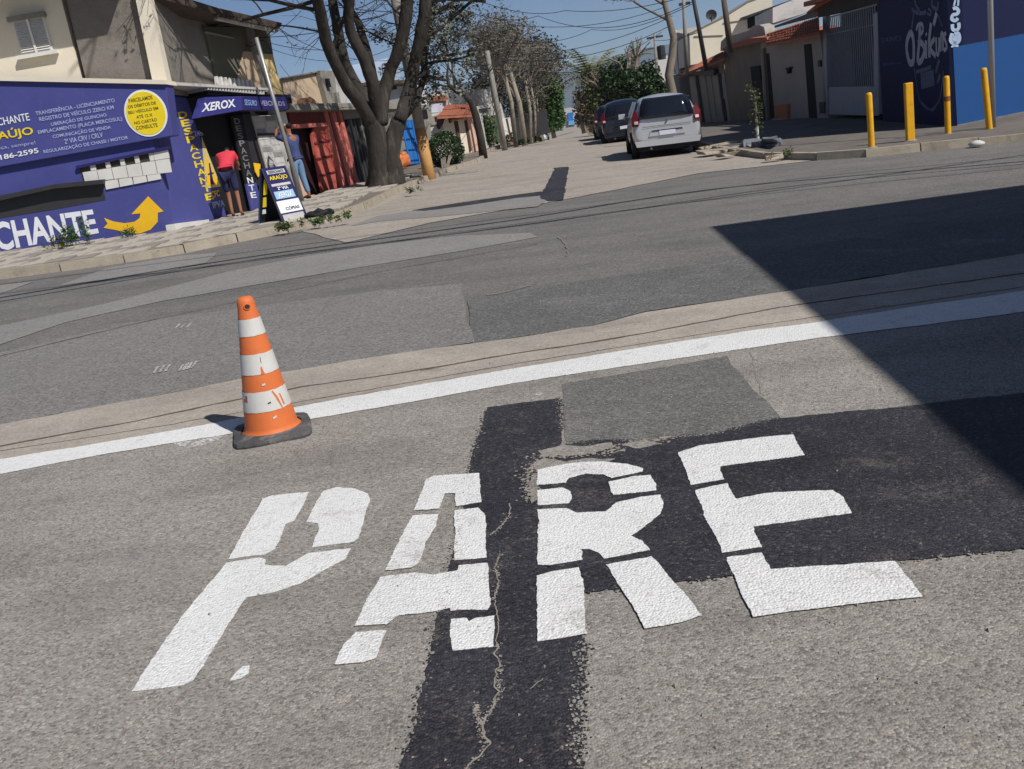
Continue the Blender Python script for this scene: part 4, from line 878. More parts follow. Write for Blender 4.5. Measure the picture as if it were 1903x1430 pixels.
slab('wall', PV, [q5(905, 200), q5(905, 70), q5(1090, -5), q5(1300, -60), q5(1290, 60), q5(1200, 110)], 0, 4, mat('stained white plaster', (206, 204, 200), .9, .1, 2, dirt=.7, dirtcol=(150, 146, 140)), wh3)
slab('dark_edge', PV, [q5(915, 225), q5(1200, 120), q5(1300, 70), q5(1300, 140), q5(1100, 190), q5(915, 240)], .1, .6, K_dark, wh3)
slab('roof_edge', PC, [q5(1190, 110), q5(1300, 20), q5(1420, -25), q5(1420, -5), q5(1300, 60), q5(1200, 120)], .2, 1.5, K_tile, wh3)
h3 = thing('panelled_row_house', 'grey house front with upright panels and rusty roof behind the silver car', 'house', tuple(PC.w(22, -.1)))
slab('wall', PC, [q5(545, 1085), q5(290, 1120), q5(130, 1130), q5(100, 640), q5(275, 610), q5(480, 500)], -.1, 4, K_wallb, h3)
roofstrip(PC, [q5(100, 655), q5(490, 495), q5(480, 440), q5(180, 590)], -.1, .5, K_tile, h3)
for x0, x1, mm in ((290, 335, K_wallg), (345, 385, K_wallg), (395, 440, K_wallg), (480, 500, K_wallg), (200, 250, K_wallg), (425, 432, K_dark), (250, 275, K_dark), (440, 475, K_dark)):
    t = (x0-200)/300; slab('panel', PC, [q5(x0-15, 660-t*30), q5(x1-15, 655-t*30), q5(x1+45, 1075), q5(x0+45, 1080)], .0 if mm is K_wallg else -.06, .08, mm, h3)
slab('light_post', PC, [q5(468, 670), q5(474, 670), q5(492, 850), q5(486, 850)], .04, .04, K_pale, h3)
slab('electric_box', PC, [q5(300, 610), q5(400, 600), q5(400, 650), q5(300, 655)], .15, .2, K_dgrey, h3)
h4 = thing('balcony_house', 'narrow house with dark balcony between white posts far along the right side', 'house', tuple(PC.w(34, 0, -1)))
slab('upper_wall', PC, [q5(60, 640), q5(35, 270), q5(190, 300), q5(215, 590)], -.4, 4, K_wallg, h4)
slab('balcony_void', PC, [q5(85, 400), q5(165, 380), q5(185, 590), q5(110, 610)], -.35, .2, K_dark, h4)
slab('white_post', PC, [q5(38, 270), q5(56, 262), q5(98, 635), q5(75, 645)], -.2, .2, K_white, h4); slab('white_post', PC, [q5(165, 330), q5(180, 325), q5(208, 560), q5(192, 565)], -.2, .2, K_white, h4)
slab('lower_wall', PC, [q5(40, 650), q5(200, 640), q5(210, 1120), q5(60, 1120)], -.1, 3, K_dgrey, h4)
h5 = thing('white_far_house', 'white building with stair-shaped shade beyond the slim street pole on the right', 'house', tuple(PC.w(48, 0, -1)))
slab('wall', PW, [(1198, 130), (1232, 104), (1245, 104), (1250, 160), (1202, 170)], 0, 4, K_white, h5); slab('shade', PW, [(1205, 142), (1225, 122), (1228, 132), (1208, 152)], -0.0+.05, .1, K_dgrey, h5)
slab('lower_wall', PC, [(1205, 160), (1262, 150), (1270, 240), (1215, 250)], -.3, 4, K_dgrey, h5)

# yellow posts --------------------------------------------------------------------
YP = None
labs = ['leftmost yellow post, the lowest-standing one before the barred gate', 'widest yellow post, sheeted on two faces, before the drink mural', 'yellow post standing at the corner of the navy wall', 'faded yellow post touching the silver street pole']
for i, (bx, by, tx, ty, w) in enumerate([(1620, 277, 1616, 172, 11.5), (1692, 264, 1689, 154, 15), (1762, 252, 1760, 141, 11.5), (1839, 244, 1834, 125, 12)]):
    b = G(bx, by, .12); t = at(tx, ty, b.y); sc = FL/math.hypot(b.y, b.x)*.97
    r = w/2/104.0; hh = t.z-b.z
    T = thing('yellow_post', labs[i], 'bollard', tuple(b), 'yellow posts along the right kerb')
    if i == 1:
        m = MB().box(-r, r, -r*.7, r*.7, 0, hh); fixn(bevel(m.build('post', K_yb, T, local=True), .015))
    else:
        m = MB().lathe([(r, 0), (r, hh-.05), (r*.85, hh-.01), (r*.4, hh), (.001, hh)], (0, 0, 0), 14); fixn(m.build('post', K_yb, T, smooth=True, local=True))
    MB().lathe([(r+.05, -.05), (r+.05, .025), (r+.005, .04)], (0, 0, 0), 12).build('base_collar', K_conc, T, local=True)
    if i == 2: MB().lathe([(r+.003, hh*.58), (r+.003, hh*.66)], (0, 0, 0), 14).build('band', mat('brown rust', (128, 84, 50), .8, .3, 6), T, local=True)
    if i == 3: T.rotation_euler = (0, math.radians(-4.5), 0)
sp = thing('silver_pole', 'slim silver street pole beside the light blue wall', 'pole', tuple(G(1846, 244, .1)))
b = G(1846, 244, .1); MB().tube([b, b+Vector((-.02, 0, 3)), b+Vector((-.02, 0, 6.5))], .05, 10).build('shaft', mat('brushed silver paint', (176, 178, 182), .4, .05, 5, metal=.4), sp, smooth=True)
MB().lathe([(.13, 0), (.13, .02), (.06, .03)], tuple(b), 12).build('base_plate', K_alu, sp)

# building behind the viewer's right shoulder whose shadow lies on the junction ----
sc0 = G(1320, 421); HB = 6.4
dirS = Vector((G(1690, 745)-sc0).xy).normalized(); dirX = Vector((G(1903, 346)-sc0).xy).normalized()
corner = Vector((sc0.x, sc0.y))+Vector((SUN.x, SUN.y))/SUN.z*(HB-sc0.z)
nbd = thing('corner_building', 'plain rendered building on the near right corner, out of view', 'building', (corner.x, corner.y, -.3))
a = corner; b = corner+dirS*16; c_ = b+dirX*12; e = corner+dirX*12
fixn(MB().prism([Vector((p.x, p.y, -1.2)) for p in (a, b, c_, e)], (0, 0, HB+1.2)).build('wall', K_wallg, nbd))
# ================================================================ TREES
B_dark = mat('dark grooved bark', (62, 57, 52), .95, .35, 3.2, bump=2.2, bscale=9, dirt=.6, dirtcol=(118, 110, 98), fine=.35, stretch=(1, 1, .22))
B_grey = mat('grey bark', (128, 118, 106), .95, .2, 2.5, bump=.6, bscale=12, dirt=.4, dirtcol=(92, 84, 74))
B_pale = mat('pale slim bark', (146, 138, 122), .9, .15, 3, bump=.4, bscale=12, dirt=.5, dirtcol=(120, 110, 94))
F_olive = leafmat('olive leaves', (52, 62, 34), (76, 86, 50), (112, 116, 76))
F_sage = leafmat('grey green leaves', (52, 58, 42), (84, 86, 68), (128, 126, 108))
F_green = leafmat('mid green leaves', (38, 62, 28), (58, 88, 40), (92, 118, 62))
F_dark = leafmat('dark glossy leaves', (30, 46, 26), (46, 66, 38), (82, 100, 62), .45)
F_dry = leafmat('dry grey leaves', (66, 66, 58), (94, 92, 82), (126, 120, 108))
F_palm = leafmat('palm fronds', (60, 70, 44), (92, 98, 66), (130, 128, 94))
def rv(): 
    while True:
        v = Vector((random.uniform(-1, 1), random.uniform(-1, 1), random.uniform(-1, 1)))
        if .05 < v.length < 1: return v.normalized()
def leaves(name, pts, size, m, parent, jitter=.25, per=6, flat=.5, asp=1.9):
    vs = []; fs = []
    for p in pts:
        for _ in range(per):
            c = Vector(p)+rv()*jitter*random.random()**.5; d = rv(); d.z *= flat; d.normalize(); w = d.cross(rv()).normalized()
            L = size*random.uniform(.6, 1.3); k = len(vs)
            vs += [tuple(c-d*L*.5), tuple(c+w*L/asp*.5), tuple(c+d*L*.5), tuple(c-w*L/asp*.5)]; fs.append((k, k+1, k+2, k+3))
    return raw(name, vs, fs, m, parent)
def grow(mb, p, d, L, r, depth, tips, spread=.6, up=.12, curve=.25, split=(2, 3), shrink=.72, seg=4, n=5, lim=None):
    pts = [p.copy()]; rs = [r]; q = p.copy(); dd = d.copy()
    for i in range(seg):
        if lim and not lim(q): depth = 0; break
        dd = (dd+rv()*curve*.5+Vector((0, 0, up*.3))).normalized(); q = q+dd*(L/seg); pts.append(q.copy()); rs.append(r*(1-.35*(i+1)/seg))
    if len(pts) < 2: return
    mb.tube(pts, rs, n if r > .03 else 3, cap=False)
    if depth <= 0: tips.append(q); tips.append(pts[-2]); return
    for k in range(random.randint(*split)):
        nd = (dd+rv()*spread).normalized()
        grow(mb, q, nd, L*shrink*random.uniform(.8, 1.15), r*.62, depth-1, tips, spread, up, curve, split, shrink, seg, n, lim)
    if random.random() < .5:
        k = random.randint(1, seg-1); nd = (dd+rv()*spread*1.3).normalized(); grow(mb, pts[k], nd, L*shrink*.8, r*.45, depth-1, tips, spread, up, curve, split, shrink, seg, n, lim)
# --- the big forked tree
bt = thing('forked_tree', 'big dark forked tree with six rising limbs on the left pavement before the red gate', 'tree', tuple(G(715, 349, .1)))
Y0 = 24.5
def pxp(L, Y): return [at(x, y, Y+dy) for x, y, dy in L]
sc_ = 1/64.0
tr = MB()
def limb(mb, L, rad, n=9, Y=Y0):
    rad = [r*.87 for r in rad]
    P = pxp(L, Y); q = []; rr = []
    for i in range(len(P)-1):
        p0 = P[max(i-1, 0)]; p1 = P[i]; p2 = P[i+1]; p3 = P[min(i+2, len(P)-1)]
        for t in (0, .33, .66):
            q.append(.5*((2*p1)+(p2-p0)*t+(2*p0-5*p1+4*p2-p3)*t*t+(3*p1-p0-3*p2+p3)*t**3)+rv()*.012); rr.append((rad[i]*(1-t)+rad[i+1]*t)*random.uniform(.94, 1.06))
    q.append(P[-1]); rr.append(rad[-1]); mb.tube(q, rr, n); return P[-1], (P[-1]-P[-2]).normalized()
limb(tr, [(712, 352, 0), (710, 330, 0), (704, 290, 0), (700, 250, 0), (694, 225, 0)], [.48, .36, .31, .29, .26], 12)
limb(tr, [(732, 350, -.1), (730, 325, 0), (728, 290, 0), (734, 250, .1), (742, 222, .1)], [.34, .28, .25, .24, .21], 12)
limb(tr, [(690, 350, .2), (696, 335, .2), (702, 300, .1)], [.22, .22, .2], 8); limb(tr, [(746, 348, -.2), (740, 325, 0), (734, 300, 0)], [.16, .17, .18], 8)
trunk = tr.build('trunk', B_dark, bt, smooth=True)
ends = []
LIMBS = [([(697, 235, 0), (674, 200, -.3), (648, 165, -.6), (622, 118, -1), (606, 75, -1.3), (598, 35, -1.6), (590, 0, -1.9), (578, -60, -2.5)], [.22, .2, .18, .17, .16, .155, .15, .13]),
         ([(698, 232, 0), (682, 190, .2), (655, 148, .3), (637, 100, .4), (628, 55, .5), (618, 0, .6), (610, -60, .8)], [.18, .17, .16, .15, .15, .14, .12]),
         ([(703, 230, 0), (698, 190, -.2), (690, 150, -.4), (676, 110, -.6), (652, 60, -.8), (648, 20, -1), (660, -50, -1.3)], [.2, .19, .18, .17, .15, .14, .12]),
         ([(704, 228, .2), (700, 180, .5), (684, 100, .7), (664, 40, .9), (640, 0, 1.1), (625, -60, 1.5)], [.16, .14, .12, .11, .1, .09]),
         ([(709, 230, 0), (712, 185, .3), (722, 140, .4), (740, 95, .2), (752, 50, .1), (756, 0, 0), (760, -60, -.2)], [.2, .2, .19, .18, .19, .19, .17]),
         ([(742, 225, 0), (757, 180, .4), (768, 130, .5), (778, 85, .4), (788, 40, .3), (792, 0, .2), (800, -70, .2)], [.2, .19, .18, .19, .2, .2, .17]),
         ([(745, 225, .4), (772, 190, .8), (786, 150, 1.1), (790, 100, 1.4), (800, 50, 1.6), (806, -30, 1.9)], [.12, .11, .1, .1, .09, .08]),
         ([(637, 118, .4), (622, 90, .3), (628, 60, .2), (640, 30, 0), (644, -20, -.3)], [.07, .065, .06, .055, .05])]
lb = MB(); tips = []
for L, R_ in LIMBS:
    e, d = limb(lb, L, R_); ends.append((e, d, R_[-1]))
lb.build('limbs', B_dark, bt, smooth=True)
tw = MB(); low = []
def okshade(p):
    if p.y > 19.3: return True
    k = (19.3-p.y)/-SUN.y; xs = p.x-SUN.x*k; zs = p.z-SUN.z*k
    return not (zs < 3.9 or (xs < -7.2 and zs < 8))
def inlim(p):
    x, y = proj(p)
    if not okshade(p): return False
    return y < -6 or 430 < x < 875
for e, d, r in ends: grow(tw, e, d, 3.0, r, 4, tips, .75, .05, .35, (2, 3), .74, lim=inlim)
# side branches inside the frame, right side hanging foliage and left twigs
for (x, y, dy), dv, L, r, dep in [((780, 80, .4), (.8, -.2, .5), 1.6, .06, 3), ((786, 40, .3), (1, .2, .2), 1.9, .06, 4), ((792, 5, .2), (1, -.3, .1), 2.0, .06, 4), ((775, 110, .5), (.9, .1, -.1), 1.3, .05, 3), ((760, 160, .5), (.7, -.4, .3), 1.1, .04, 3),
                              ((757, 40, .1), (-.5, -.3, .5), .9, .035, 2), ((745, 85, .2), (-.9, 0, .25), .9, .03, 3), ((597, 20, -1.7), (-1, -.3, .15), 2.2, .05, 4), ((592, 0, -1.9), (-1, -.1, -.05), 2.6, .05, 4), ((604, 60, -1.4), (-.9, .2, .3), 1.2, .03, 3), ((786, 120, 1.1), (.9, 0, 0), 1.4, .045, 3)]:
    grow(tw, at(x, y, Y0+dy), Vector(dv).normalized(), L, r, dep, low, .7, -.02, .4, (2, 3), .72, lim=inlim)
# long boughs reaching over the pavement towards the viewer, above the picture
for dv in ((-.1, -1, .6), (.1, -1, .75), (-.4, -.8, .7), (-.9, -.5, .5)):
    e = ends[0][0] if dv[0] < -.3 else ends[2][0]
    grow(tw, e, Vector(dv).normalized(), 4.6, .11, 5, tips, .6, .02, .3, (2, 2), .76, lim=inlim)
tw.build('twigs', B_dark, bt)
right = [p for p in low if p.x > at(745, 60, Y0).x]; left = [p for p in low if p.x <= at(745, 60, Y0).x]
for _ in range(26):                        # fine twigs fanning out of the limbs near the top of the picture
    L_, R_ = random.choice(LIMBS); k_ = random.randint(3, len(L_)-2); x_, y_, d_ = L_[k_]; q_ = MB()
    grow(q_, at(x_, y_, Y0+d_), (Vector((random.uniform(-1, 1), random.uniform(-.4, .4), random.uniform(-.1, .7)))).normalized(), random.uniform(.5, .9), .018, 3, low, .7, .02, .4, (2, 2), .7, lim=inlim); q_.build('twig', B_dark, bt)
leaves('crown', right, .10, F_sage, bt, .36, 12)
hang = []
for x, y, r_, n_ in ((798, 35, .55, 190), (826, 88, .45, 170), (800, 140, .4, 140), (838, 18, .4, 120), (790, 182, .3, 90), (815, 172, .25, 60), (850, 60, .3, 60), (772, 150, .3, 60), (782, 95, .4, 110), (705, 66, .22, 60), (732, 74, .2, 50), (715, 128, .15, 30)):
    c = at(x, y, Y0+.9+random.uniform(-.3, .5))
    hang += [c+rv()*r_*random.random()**.5 for _ in range(n_)]
leaves('crown', hang, .085, F_sage, bt, .12, 3)
def clear(p):                               # boughs in leaf only where they neither hang into the street view nor darken the shop wall
    x, y = proj(p)
    if not okshade(p): return False
    return not (y > 12 and x < 720)
leaves('crown', [p for p in left if random.random() < .3], .08, F_sage, bt, .25, 3)
leaves('crown', [p for p in tips if random.random() < .6 and clear(p)], .11, F_sage, bt, .45, 6)
print('bt tips', len(tips), len(low))
# generic trees
def tree(name, lab, px, py, Y, h, r, bark, leafm, rad, nleaf, lsize, trunkh=.4, depth=4, spread=.6, base_h=.1, group=None, blob=None, lean=None, per=6, g=None, cat='tree', up=.12):
    b = at(px, py, Y); 
    T = thing(name, lab, cat, tuple(b), group)
    m = MB(); tp = []; topd = Vector(lean or (0, 0, 1)).normalized(); e = b+topd*h*trunkh
    m.tube([b-Vector((0, 0, .1)), b.lerp(e, .5)+rv()*r*.5, e], [r*1.2, r, r*.8], 8)
    for k in range(3 if depth else 0):
        grow(m, e, (topd+rv()*spread).normalized(), h*(1-trunkh)*.42, r*.6, depth, tp, spread, up, .35, (2, 3), .66, 3)
    m.build('trunk', bark, T, smooth=True)
    if blob:
        pts = []; bc = Vector(blob[0]); br = Vector(blob[1])
        cl = [bc+Vector((v.x*br.x, v.y*br.y, v.z*br.z))*random.uniform(.35, .95) for v in (rv() for _ in range(34))]
        for _ in range(nleaf):
            c = random.choice(cl); v = rv()*random.random()**.4; pts.append(c+Vector((v.x*br.x, v.y*br.y, v.z*br.z))*.38)
        leaves('crown', pts, lsize, leafm, T, .1, 1)
    elif nleaf: leaves('crown', [random.choice(tp) for _ in range(nleaf)], lsize, leafm, T, rad, per)
    return T
def blobpx(cx, cy, w, h, Y, dep=None):
    c = at(cx, cy, Y); k = Y/FL*1.0; return (tuple(c), (w/2*k, (dep or w/2*k), h/2*k))
# clipped bush
cb = thing('round_bush', 'round clipped dark green bush on short stems beside the ochre painted pole', 'bush', tuple(G(826, 313, .1)))
c = at(828, 280, 31.8); m = MB(); bb = G(826, 313, .1)
for k in range(7): m.tube([bb+Vector((random.uniform(-.12, .12), random.uniform(-.1, .1), -.05)), c+Vector((random.uniform(-.4, .4), random.uniform(-.3, .3), -.1))], [.04, .02], 5)
m.build('trunk', B_grey, cb)
pts = []
for _ in range(5200):
    v = rv()*(1-.25*random.random()**2); f = 1+.10*noise.noise(v*3); pts.append(c+Vector((v.x*.60, v.y*.6, v.z*.60))*f)
leaves('crown', pts, .085, F_dark, cb, .06, 1)
# leaning bare tree
lt = thing('leaning_bare_tree', 'thin bare tree leaning left with a twisted top on the left kerb', 'tree', tuple(at(899, 296, 35.3)))
m = MB(); tp = []
def ltube(L, rad, Y, mb=m, n=7):
    P = pxp(L, Y); mb.tube(P, rad, n); return P[-1], (P[-1]-P[-2]).normalized()
ltube([(899, 296, 0), (893, 255, 0), (884, 215, 0), (876, 190, 0), (862, 175, 0), (848, 170, 0), (834, 158, 0), (831, 140, 0), (833, 118, 0)], [.16, .15, .14, .13, .11, .09, .08, .05, .03], 35.3)
for x, y, dv, L in [(858, 172, (-.3, 0, .9), 1.0), (846, 168, (.1, 0, 1), .9), (838, 162, (-1, 0, .4), .9), (834, 150, (-1, .1, .6), 1.0), (880, 165, (.7, 0, .5), 1.0), (832, 150, (-.8, -.2, .1), 1.0), (870, 182, (.5, 0, .8), 1.1)]: grow(m, at(x, y, 35.3), Vector(dv).normalized(), L, .045, 3, tp, .6, .1, .4, (2, 2), .75, 3)
m.build('trunk', B_dark, lt, smooth=True)
leaves('crown', [random.choice(tp) for _ in range(60)], .09, F_dry, lt, .2, 2)
# row of bare grey trees
GRP = 'slim trunks in the row of bare trees'
for i, (bx, by, tx, ty, Y, r, lab) in enumerate([(975, 267, 944, 120, 47, .13, 'slim pale trunk leaning left, leftmost of the bare row'), (984, 266, 976, 150, 50, .10, 'straight slim trunk in the middle of the bare row'), (993, 264, 985, 150, 52, .08, 'thinnest straight trunk of the bare row'),
                                       (958, 268, 930, 110, 45, .10, 'crooked grey trunk nearest the lamp pole in the bare row')]):
    b = at(bx, by, Y); t = at(tx, ty, Y); T = thing('slim_tree', lab+', thin grey twigs above', 'tree', tuple(b))
    m = MB(); tp = []; mid = b.lerp(t, .5)+Vector((.15, 0, 0)); m.tube([b-Vector((0, 0, .2)), mid, t], [r*1.2, r, r*.7], 7); m.build('trunk', B_pale, T, smooth=True)
    m = MB()
    for k in range(5): grow(m, b.lerp(t, .6+.3*k/4), (Vector((0, 0, 1))+rv()*.8).normalized(), 1.0, r*.45, 4, tp, .65, .1, .4, (2, 3), .74, 3)
    m.build('twigs', B_grey, T); leaves('crown', tp, .12, F_dry, T, .35, 3)
gt_ = thing('grey_crowned_tree', 'wide grey leafless crown rising highest behind the slim trunks', 'tree', tuple(at(925, 270, 46)))
m = MB(); tp = []; b = at(925, 270, 46); t = at(915, 150, 46); m.tube([b, b.lerp(t, .5)+Vector((.1, 0, 0)), t], [.24, .18, .13], 7)
for k in range(6): grow(m, b.lerp(t, .7+.3*k/5), (Vector((.25, 0, 1))+rv()*.55).normalized(), 1.05, .07, 5, tp, .6, .12, .35, (2, 3), .74, 3)
m.build('trunk', B_grey, gt_); leaves('crown', [p for p in tp if random.random() < .4], .12, F_dry, gt_, .3, 3)
for i, (cx, cy, w, h, Y, lab) in enumerate([(905, 150, 90, 150, 52, 'dark mottled tree mass behind the lamp pole on the left'), (960, 170, 110, 170, 60, 'grey brown dense tree behind the slim trunks'), (1000, 110, 110, 95, 56, 'rounded brownish crown overhanging the street at the end of the bare row')]):
    tree('dull_tree', lab, cx+8, 268, Y, 3.5, .16, B_grey, leafmat('dull leaves %d' % i, (42, 44, 36), (70, 70, 58), (108, 105, 90)), .3, 4200, .17, .35, 3, blob=blobpx(cx, cy, w, h, Y))
tree('green_tree', 'bright green dense tree reaching low over the street behind the bare row', 1006, 262, 66, 6, .2, B_grey, F_green, .3, 7000, .26, .4, 3, blob=blobpx(1014, 190, 78, 110, 66))
tree('green_tree', 'small green tree above the white distant car', 1030, 255, 95, 5, .2, B_grey, F_green, .3, 2600, .3, .4, 2, blob=blobpx(1032, 215, 34, 60, 95))
tree('green_tree', 'low green shrub tree between the white wall and the grey house', 918, 262, 44, 2.4, .06, B_grey, F_green, .3, 900, .12, .3, 2, blob=blobpx(908, 235, 22, 60, 44))
# right hand trees
tree('dense_tree', 'dark green dense tree overhanging the dark blue parked car', 1180, 250, 52, 5, .2, B_grey, F_dark, .3, 9000, .22, .4, 3, blob=blobpx(1168, 165, 100, 96, 52))
tree('dense_tree', 'olive green tree merging into the palm left of the dense dark tree', 1120, 248, 60, 4, .18, B_grey, F_olive, .3, 5200, .24, .4, 3, blob=blobpx(1118, 190, 70, 100, 60))
tree('dense_tree', 'dusty shrub mass below the palm by the street', 1085, 246, 78, 3, .14, B_grey, leafmat('dusty leaves', (70, 64, 48), (104, 94, 74), (132, 122, 98)), .3, 3200, .26, .4, 2, blob=blobpx(1090, 205, 50, 80, 78))
tree('dense_tree', 'leafy side tree between the white building and the dense dark tree', 1215, 240, 55, 4, .16, B_grey, F_dark, .3, 3200, .22, .4, 3, blob=blobpx(1215, 170, 50, 70, 55))
tree('stump_tree', 'short pale trunk standing left of the parked dark cars', 1112, 242, 70, 3.2, .16, B_pale, F_palm, .3, 0, .2, .8, 0)
def palm(lab, px, py, tx, ty, Y, L, n, r=.18):
    b = at(px, py, Y); t = at(tx, ty, Y); T = thing('palm_tree', lab, 'palm tree', tuple(b)); MB().tube([b, b.lerp(t, .5)+Vector((.1, 0, 0)), t], [r*1.2, r, r*.9], 8).build('trunk', B_grey, T, smooth=True)
    for k in range(n):
        a = 2*math.pi*k/n+random.uniform(-.2, .2); e0 = random.uniform(.15, 1.2); d = Vector((math.cos(a)*math.cos(e0), math.sin(a)*math.cos(e0), math.sin(e0)))
        P = []; q = t.copy()
        for j in range(8): P.append(q.copy()); q = q+d*L/8; d = (d+Vector((0, 0, -.17))).normalized()
        mb = MB(); mb.tube(P, [.03]*7+[.01], 3, cap=False)
        for j in range(1, 8):
            for sgn in (-1, 1):
                for u in (0, .5):
                    p = P[j-1].lerp(P[j], u); dd = (P[j]-P[j-1]).normalized(); sd_ = dd.cross(Vector((0, 0, 1))).normalized()*sgn
                    e = p+(sd_*.8+dd*.5+Vector((0, 0, -.35))).normalized()*L*.26*(1-.07*j); w = dd*.035*L*.6
                    mb.add([p-w, p+w, e], [(0, 1, 2)])
        mb.build('frond', F_palm, T)
palm('palm with drooping fronds above the olive tree on the right', 1100, 246, 1098, 150, 68, 3.6, 18)
palm('ragged dark palm top standing above the dense tree', 1172, 240, 1180, 108, 62, 1.7, 9, .3)
# pruned trunk on the right pavement
rt = thing('lopped_tree', 'tall lopped grey tree trunk with a kink beside the balcony house', 'tree', tuple(at(1262, 232, 40)))
m = MB(); P = pxp([(1262, 232, 0), (1252, 185, 0), (1243, 140, 0), (1250, 100, 0), (1252, 70, 0), (1244, 40, 0), (1236, 10, 0), (1228, -40, 0)], 40); m.tube(P, [.2, .2, .18, .17, .15, .13, .11, .1], 8); tp = []
for k in (5, 6, 7): grow(m, P[k], Vector((-.8 if k < 7 else -.3, 0, .5)).normalized(), 1.6, .06, 3, tp, .6, .1, .3)
m.build('trunk', B_grey, rt, smooth=True); leaves('crown', tp, .16, F_olive, rt, .3, 3)
# sapling on the right pavement
sa_ = thing('sapling', 'thin leafy sapling with white painted foot on the shaded pavement', 'sapling', tuple(G(1409, 263, .15)))
b = G(1409, 263, .15); P = [b]+[at(x, y, b.y) for x, y in [(1407, 235), (1405, 205), (1403, 180), (1394, 162)]]
MB().tube(P[:2], [.035, .03], 6).build('white_foot', K_white, sa_); m = MB(); m.tube(P[1:], [.03, .025, .02, .012], 6); m.build('trunk', B_grey, sa_)
leaves('crown', [P[1].lerp(P[2], random.random()) for _ in range(30)]+[P[2].lerp(P[3], random.random()) for _ in range(20)]+[P[3].lerp(P[4], random.random()) for _ in range(26)]+[P[0].lerp(P[1], .6+.3*random.random()) for _ in range(6)], .075, F_olive, sa_, .2, 3)
# weeds
def weed(px, py, w, h, n, m, lab, leaf=.05, gh=.1):
    b = G(px, py, gh); T = thing('weed', lab, 'plant', tuple(b)); mb = MB(); tp = []
    for k in range(9): 
        p = b+Vector((random.uniform(-w, w), random.uniform(-.08, .08), 0)); q = p+Vector((random.uniform(-.1, .1), random.uniform(-.1, .05), h*random.uniform(.5, 1))); mb.tube([p, p.lerp(q, .5)+rv()*.02, q], [.006, .005, .003], 3); tp += [p.lerp(q, random.uniform(.2, 1)) for _ in range(max(1, n//9))]
    mb.build('stem', m, T); leaves('leaves', tp, leaf, m, T, .07, 3)
weed(148, 456, .22, .55, 150, F_green, 'leafy weed growing against the last letters of the purple wall', .06, .12)
weed(100, 464, .25, .25, 90, F_olive, 'low weed left of the leafy one at the purple wall', .05, .12)
weed(240, 440, .14, .22, 60, F_green, 'small weed under the yellow arrow', .045, .12)
weed(540, 424, .28, .12, 120, F_olive, 'flat weed tuft on the kerb below the sandwich board', .05, .1)
weed(620, 411, .35, .12, 160, F_green, 'long low weed strip along the kerb corner', .05, .1)
weed(770, 356, .2, .1, 60, F_olive, 'dry tuft at the kerb right of the big tree', .05, .1)
weed(930, 272, .8, .5, 160, F_olive, 'grass clump under the lamp pole far along the left pavement', .12, .1); weed(990, 266, .9, .4, 160, F_green, 'grass clump at the feet of the slim trunks', .12, .05)
weed(1450, 290, .2, .1, 50, F_olive, 'dry tuft among the broken slabs on the right', .05, .1)
tb = thing('rubber_scrap', 'dark curled rubber scrap lying beside the sandwich board', 'scrap', tuple(G(594, 402, .12))); c = G(594, 402, .13)
m = MB(); P = [c+Vector((.24*math.cos(a), .16*math.sin(a), .03+.035*math.sin(a*2)**2)) for a in [i*math.pi/9 for i in range(17)]]; m.tube(P, .045, 6); m.tube([c+Vector((-.2, 0, .02)), c+Vector((0, .02, .09)), c+Vector((.2, -.02, .02))], [.03, .06, .02], 6); m.build('strip', mat('black rubber', (34, 34, 36), .7, .2, 8), tb, smooth=True)
rb = thing('rubble_heap', 'grey blue heap of rubble at the foot of the sapling', 'rubble', tuple(G(1412, 270, .12)))
K_rub = mat('bluish rubble', (118, 122, 128), .9, .2, 6, bump=.4)
for k in range(16):
    c = G(1385+random.uniform(0, 55), 273-random.uniform(0, 5), .12); m = MB(); w = random.uniform(.06, .2); m.box(c.x-w, c.x+w, c.y-w*.6, c.y+w*.6, c.z, c.z+random.uniform(.05, .16)); m.v = [(x+random.uniform(-.04, .04), y+random.uniform(-.04, .04), z+random.uniform(-.02, .02)) for x, y, z in m.v]; m.build('rubble_piece', K_rub, rb)
m = MB(); m.prism([G(1420, 268, .16), G(1446, 266, .18), G(1444, 261, .3), G(1424, 262, .26)], (0, .3, .03)); fixn(m.build('sheet_piece', mat('teal sheet', (96, 118, 128), .7, .1, 4), rb))
dbg = thing('litter', 'small pale bag lying behind the yellow posts', 'litter', tuple(G(1815, 266, .05))); c = G(1815, 272, .015); MB().lathe([(.01, 0), (.12, .01), (.14, .05), (.06, .09), (.01, .1)], tuple(c), 8).build('bag', K_paper, dbg, smooth=True)

# ================================================================ POLES AND WIRES
M_wire = mat('black cable', (26, 26, 28), .7, .05, 3)
pp = thing('utility_pole', 'concrete utility pole painted ochre at its foot, beside the clipped bush', 'utility pole', tuple(G(798, 338, .08)))
b = at(800, 341, 26.4); zt = at(777, 240, b.y).z
MB().tube([b-Vector((0, 0, .1)), Vector((b.x-.01, b.y, zt))], [.17, .155], 12).build('painted_foot', mat('ochre pole paint', (196, 150, 96), .85, .12, 2, bump=.2, dirt=.5, dirtcol=(160, 130, 100)), pp, smooth=True)
MB().tube([Vector((b.x-.01, b.y, zt)), Vector((b.x-.03, b.y, zt+5.2))], [.15, .12], 12).build('shaft', K_conc, pp, smooth=True)
for z in (3.9, 4.9): MB().box(b.x-.8, b.x+.8, b.y-.06, b.y+.06, zt+z, zt+z+.1).build('crossarm', K_conc, pp)
PT = Vector((b.x-.03, b.y, zt+6.2))
mp = thing('slim_metal_pole', 'leaning slim grey metal pole in front of the copy shop', 'pole', tuple(G(562, 374, .1)))
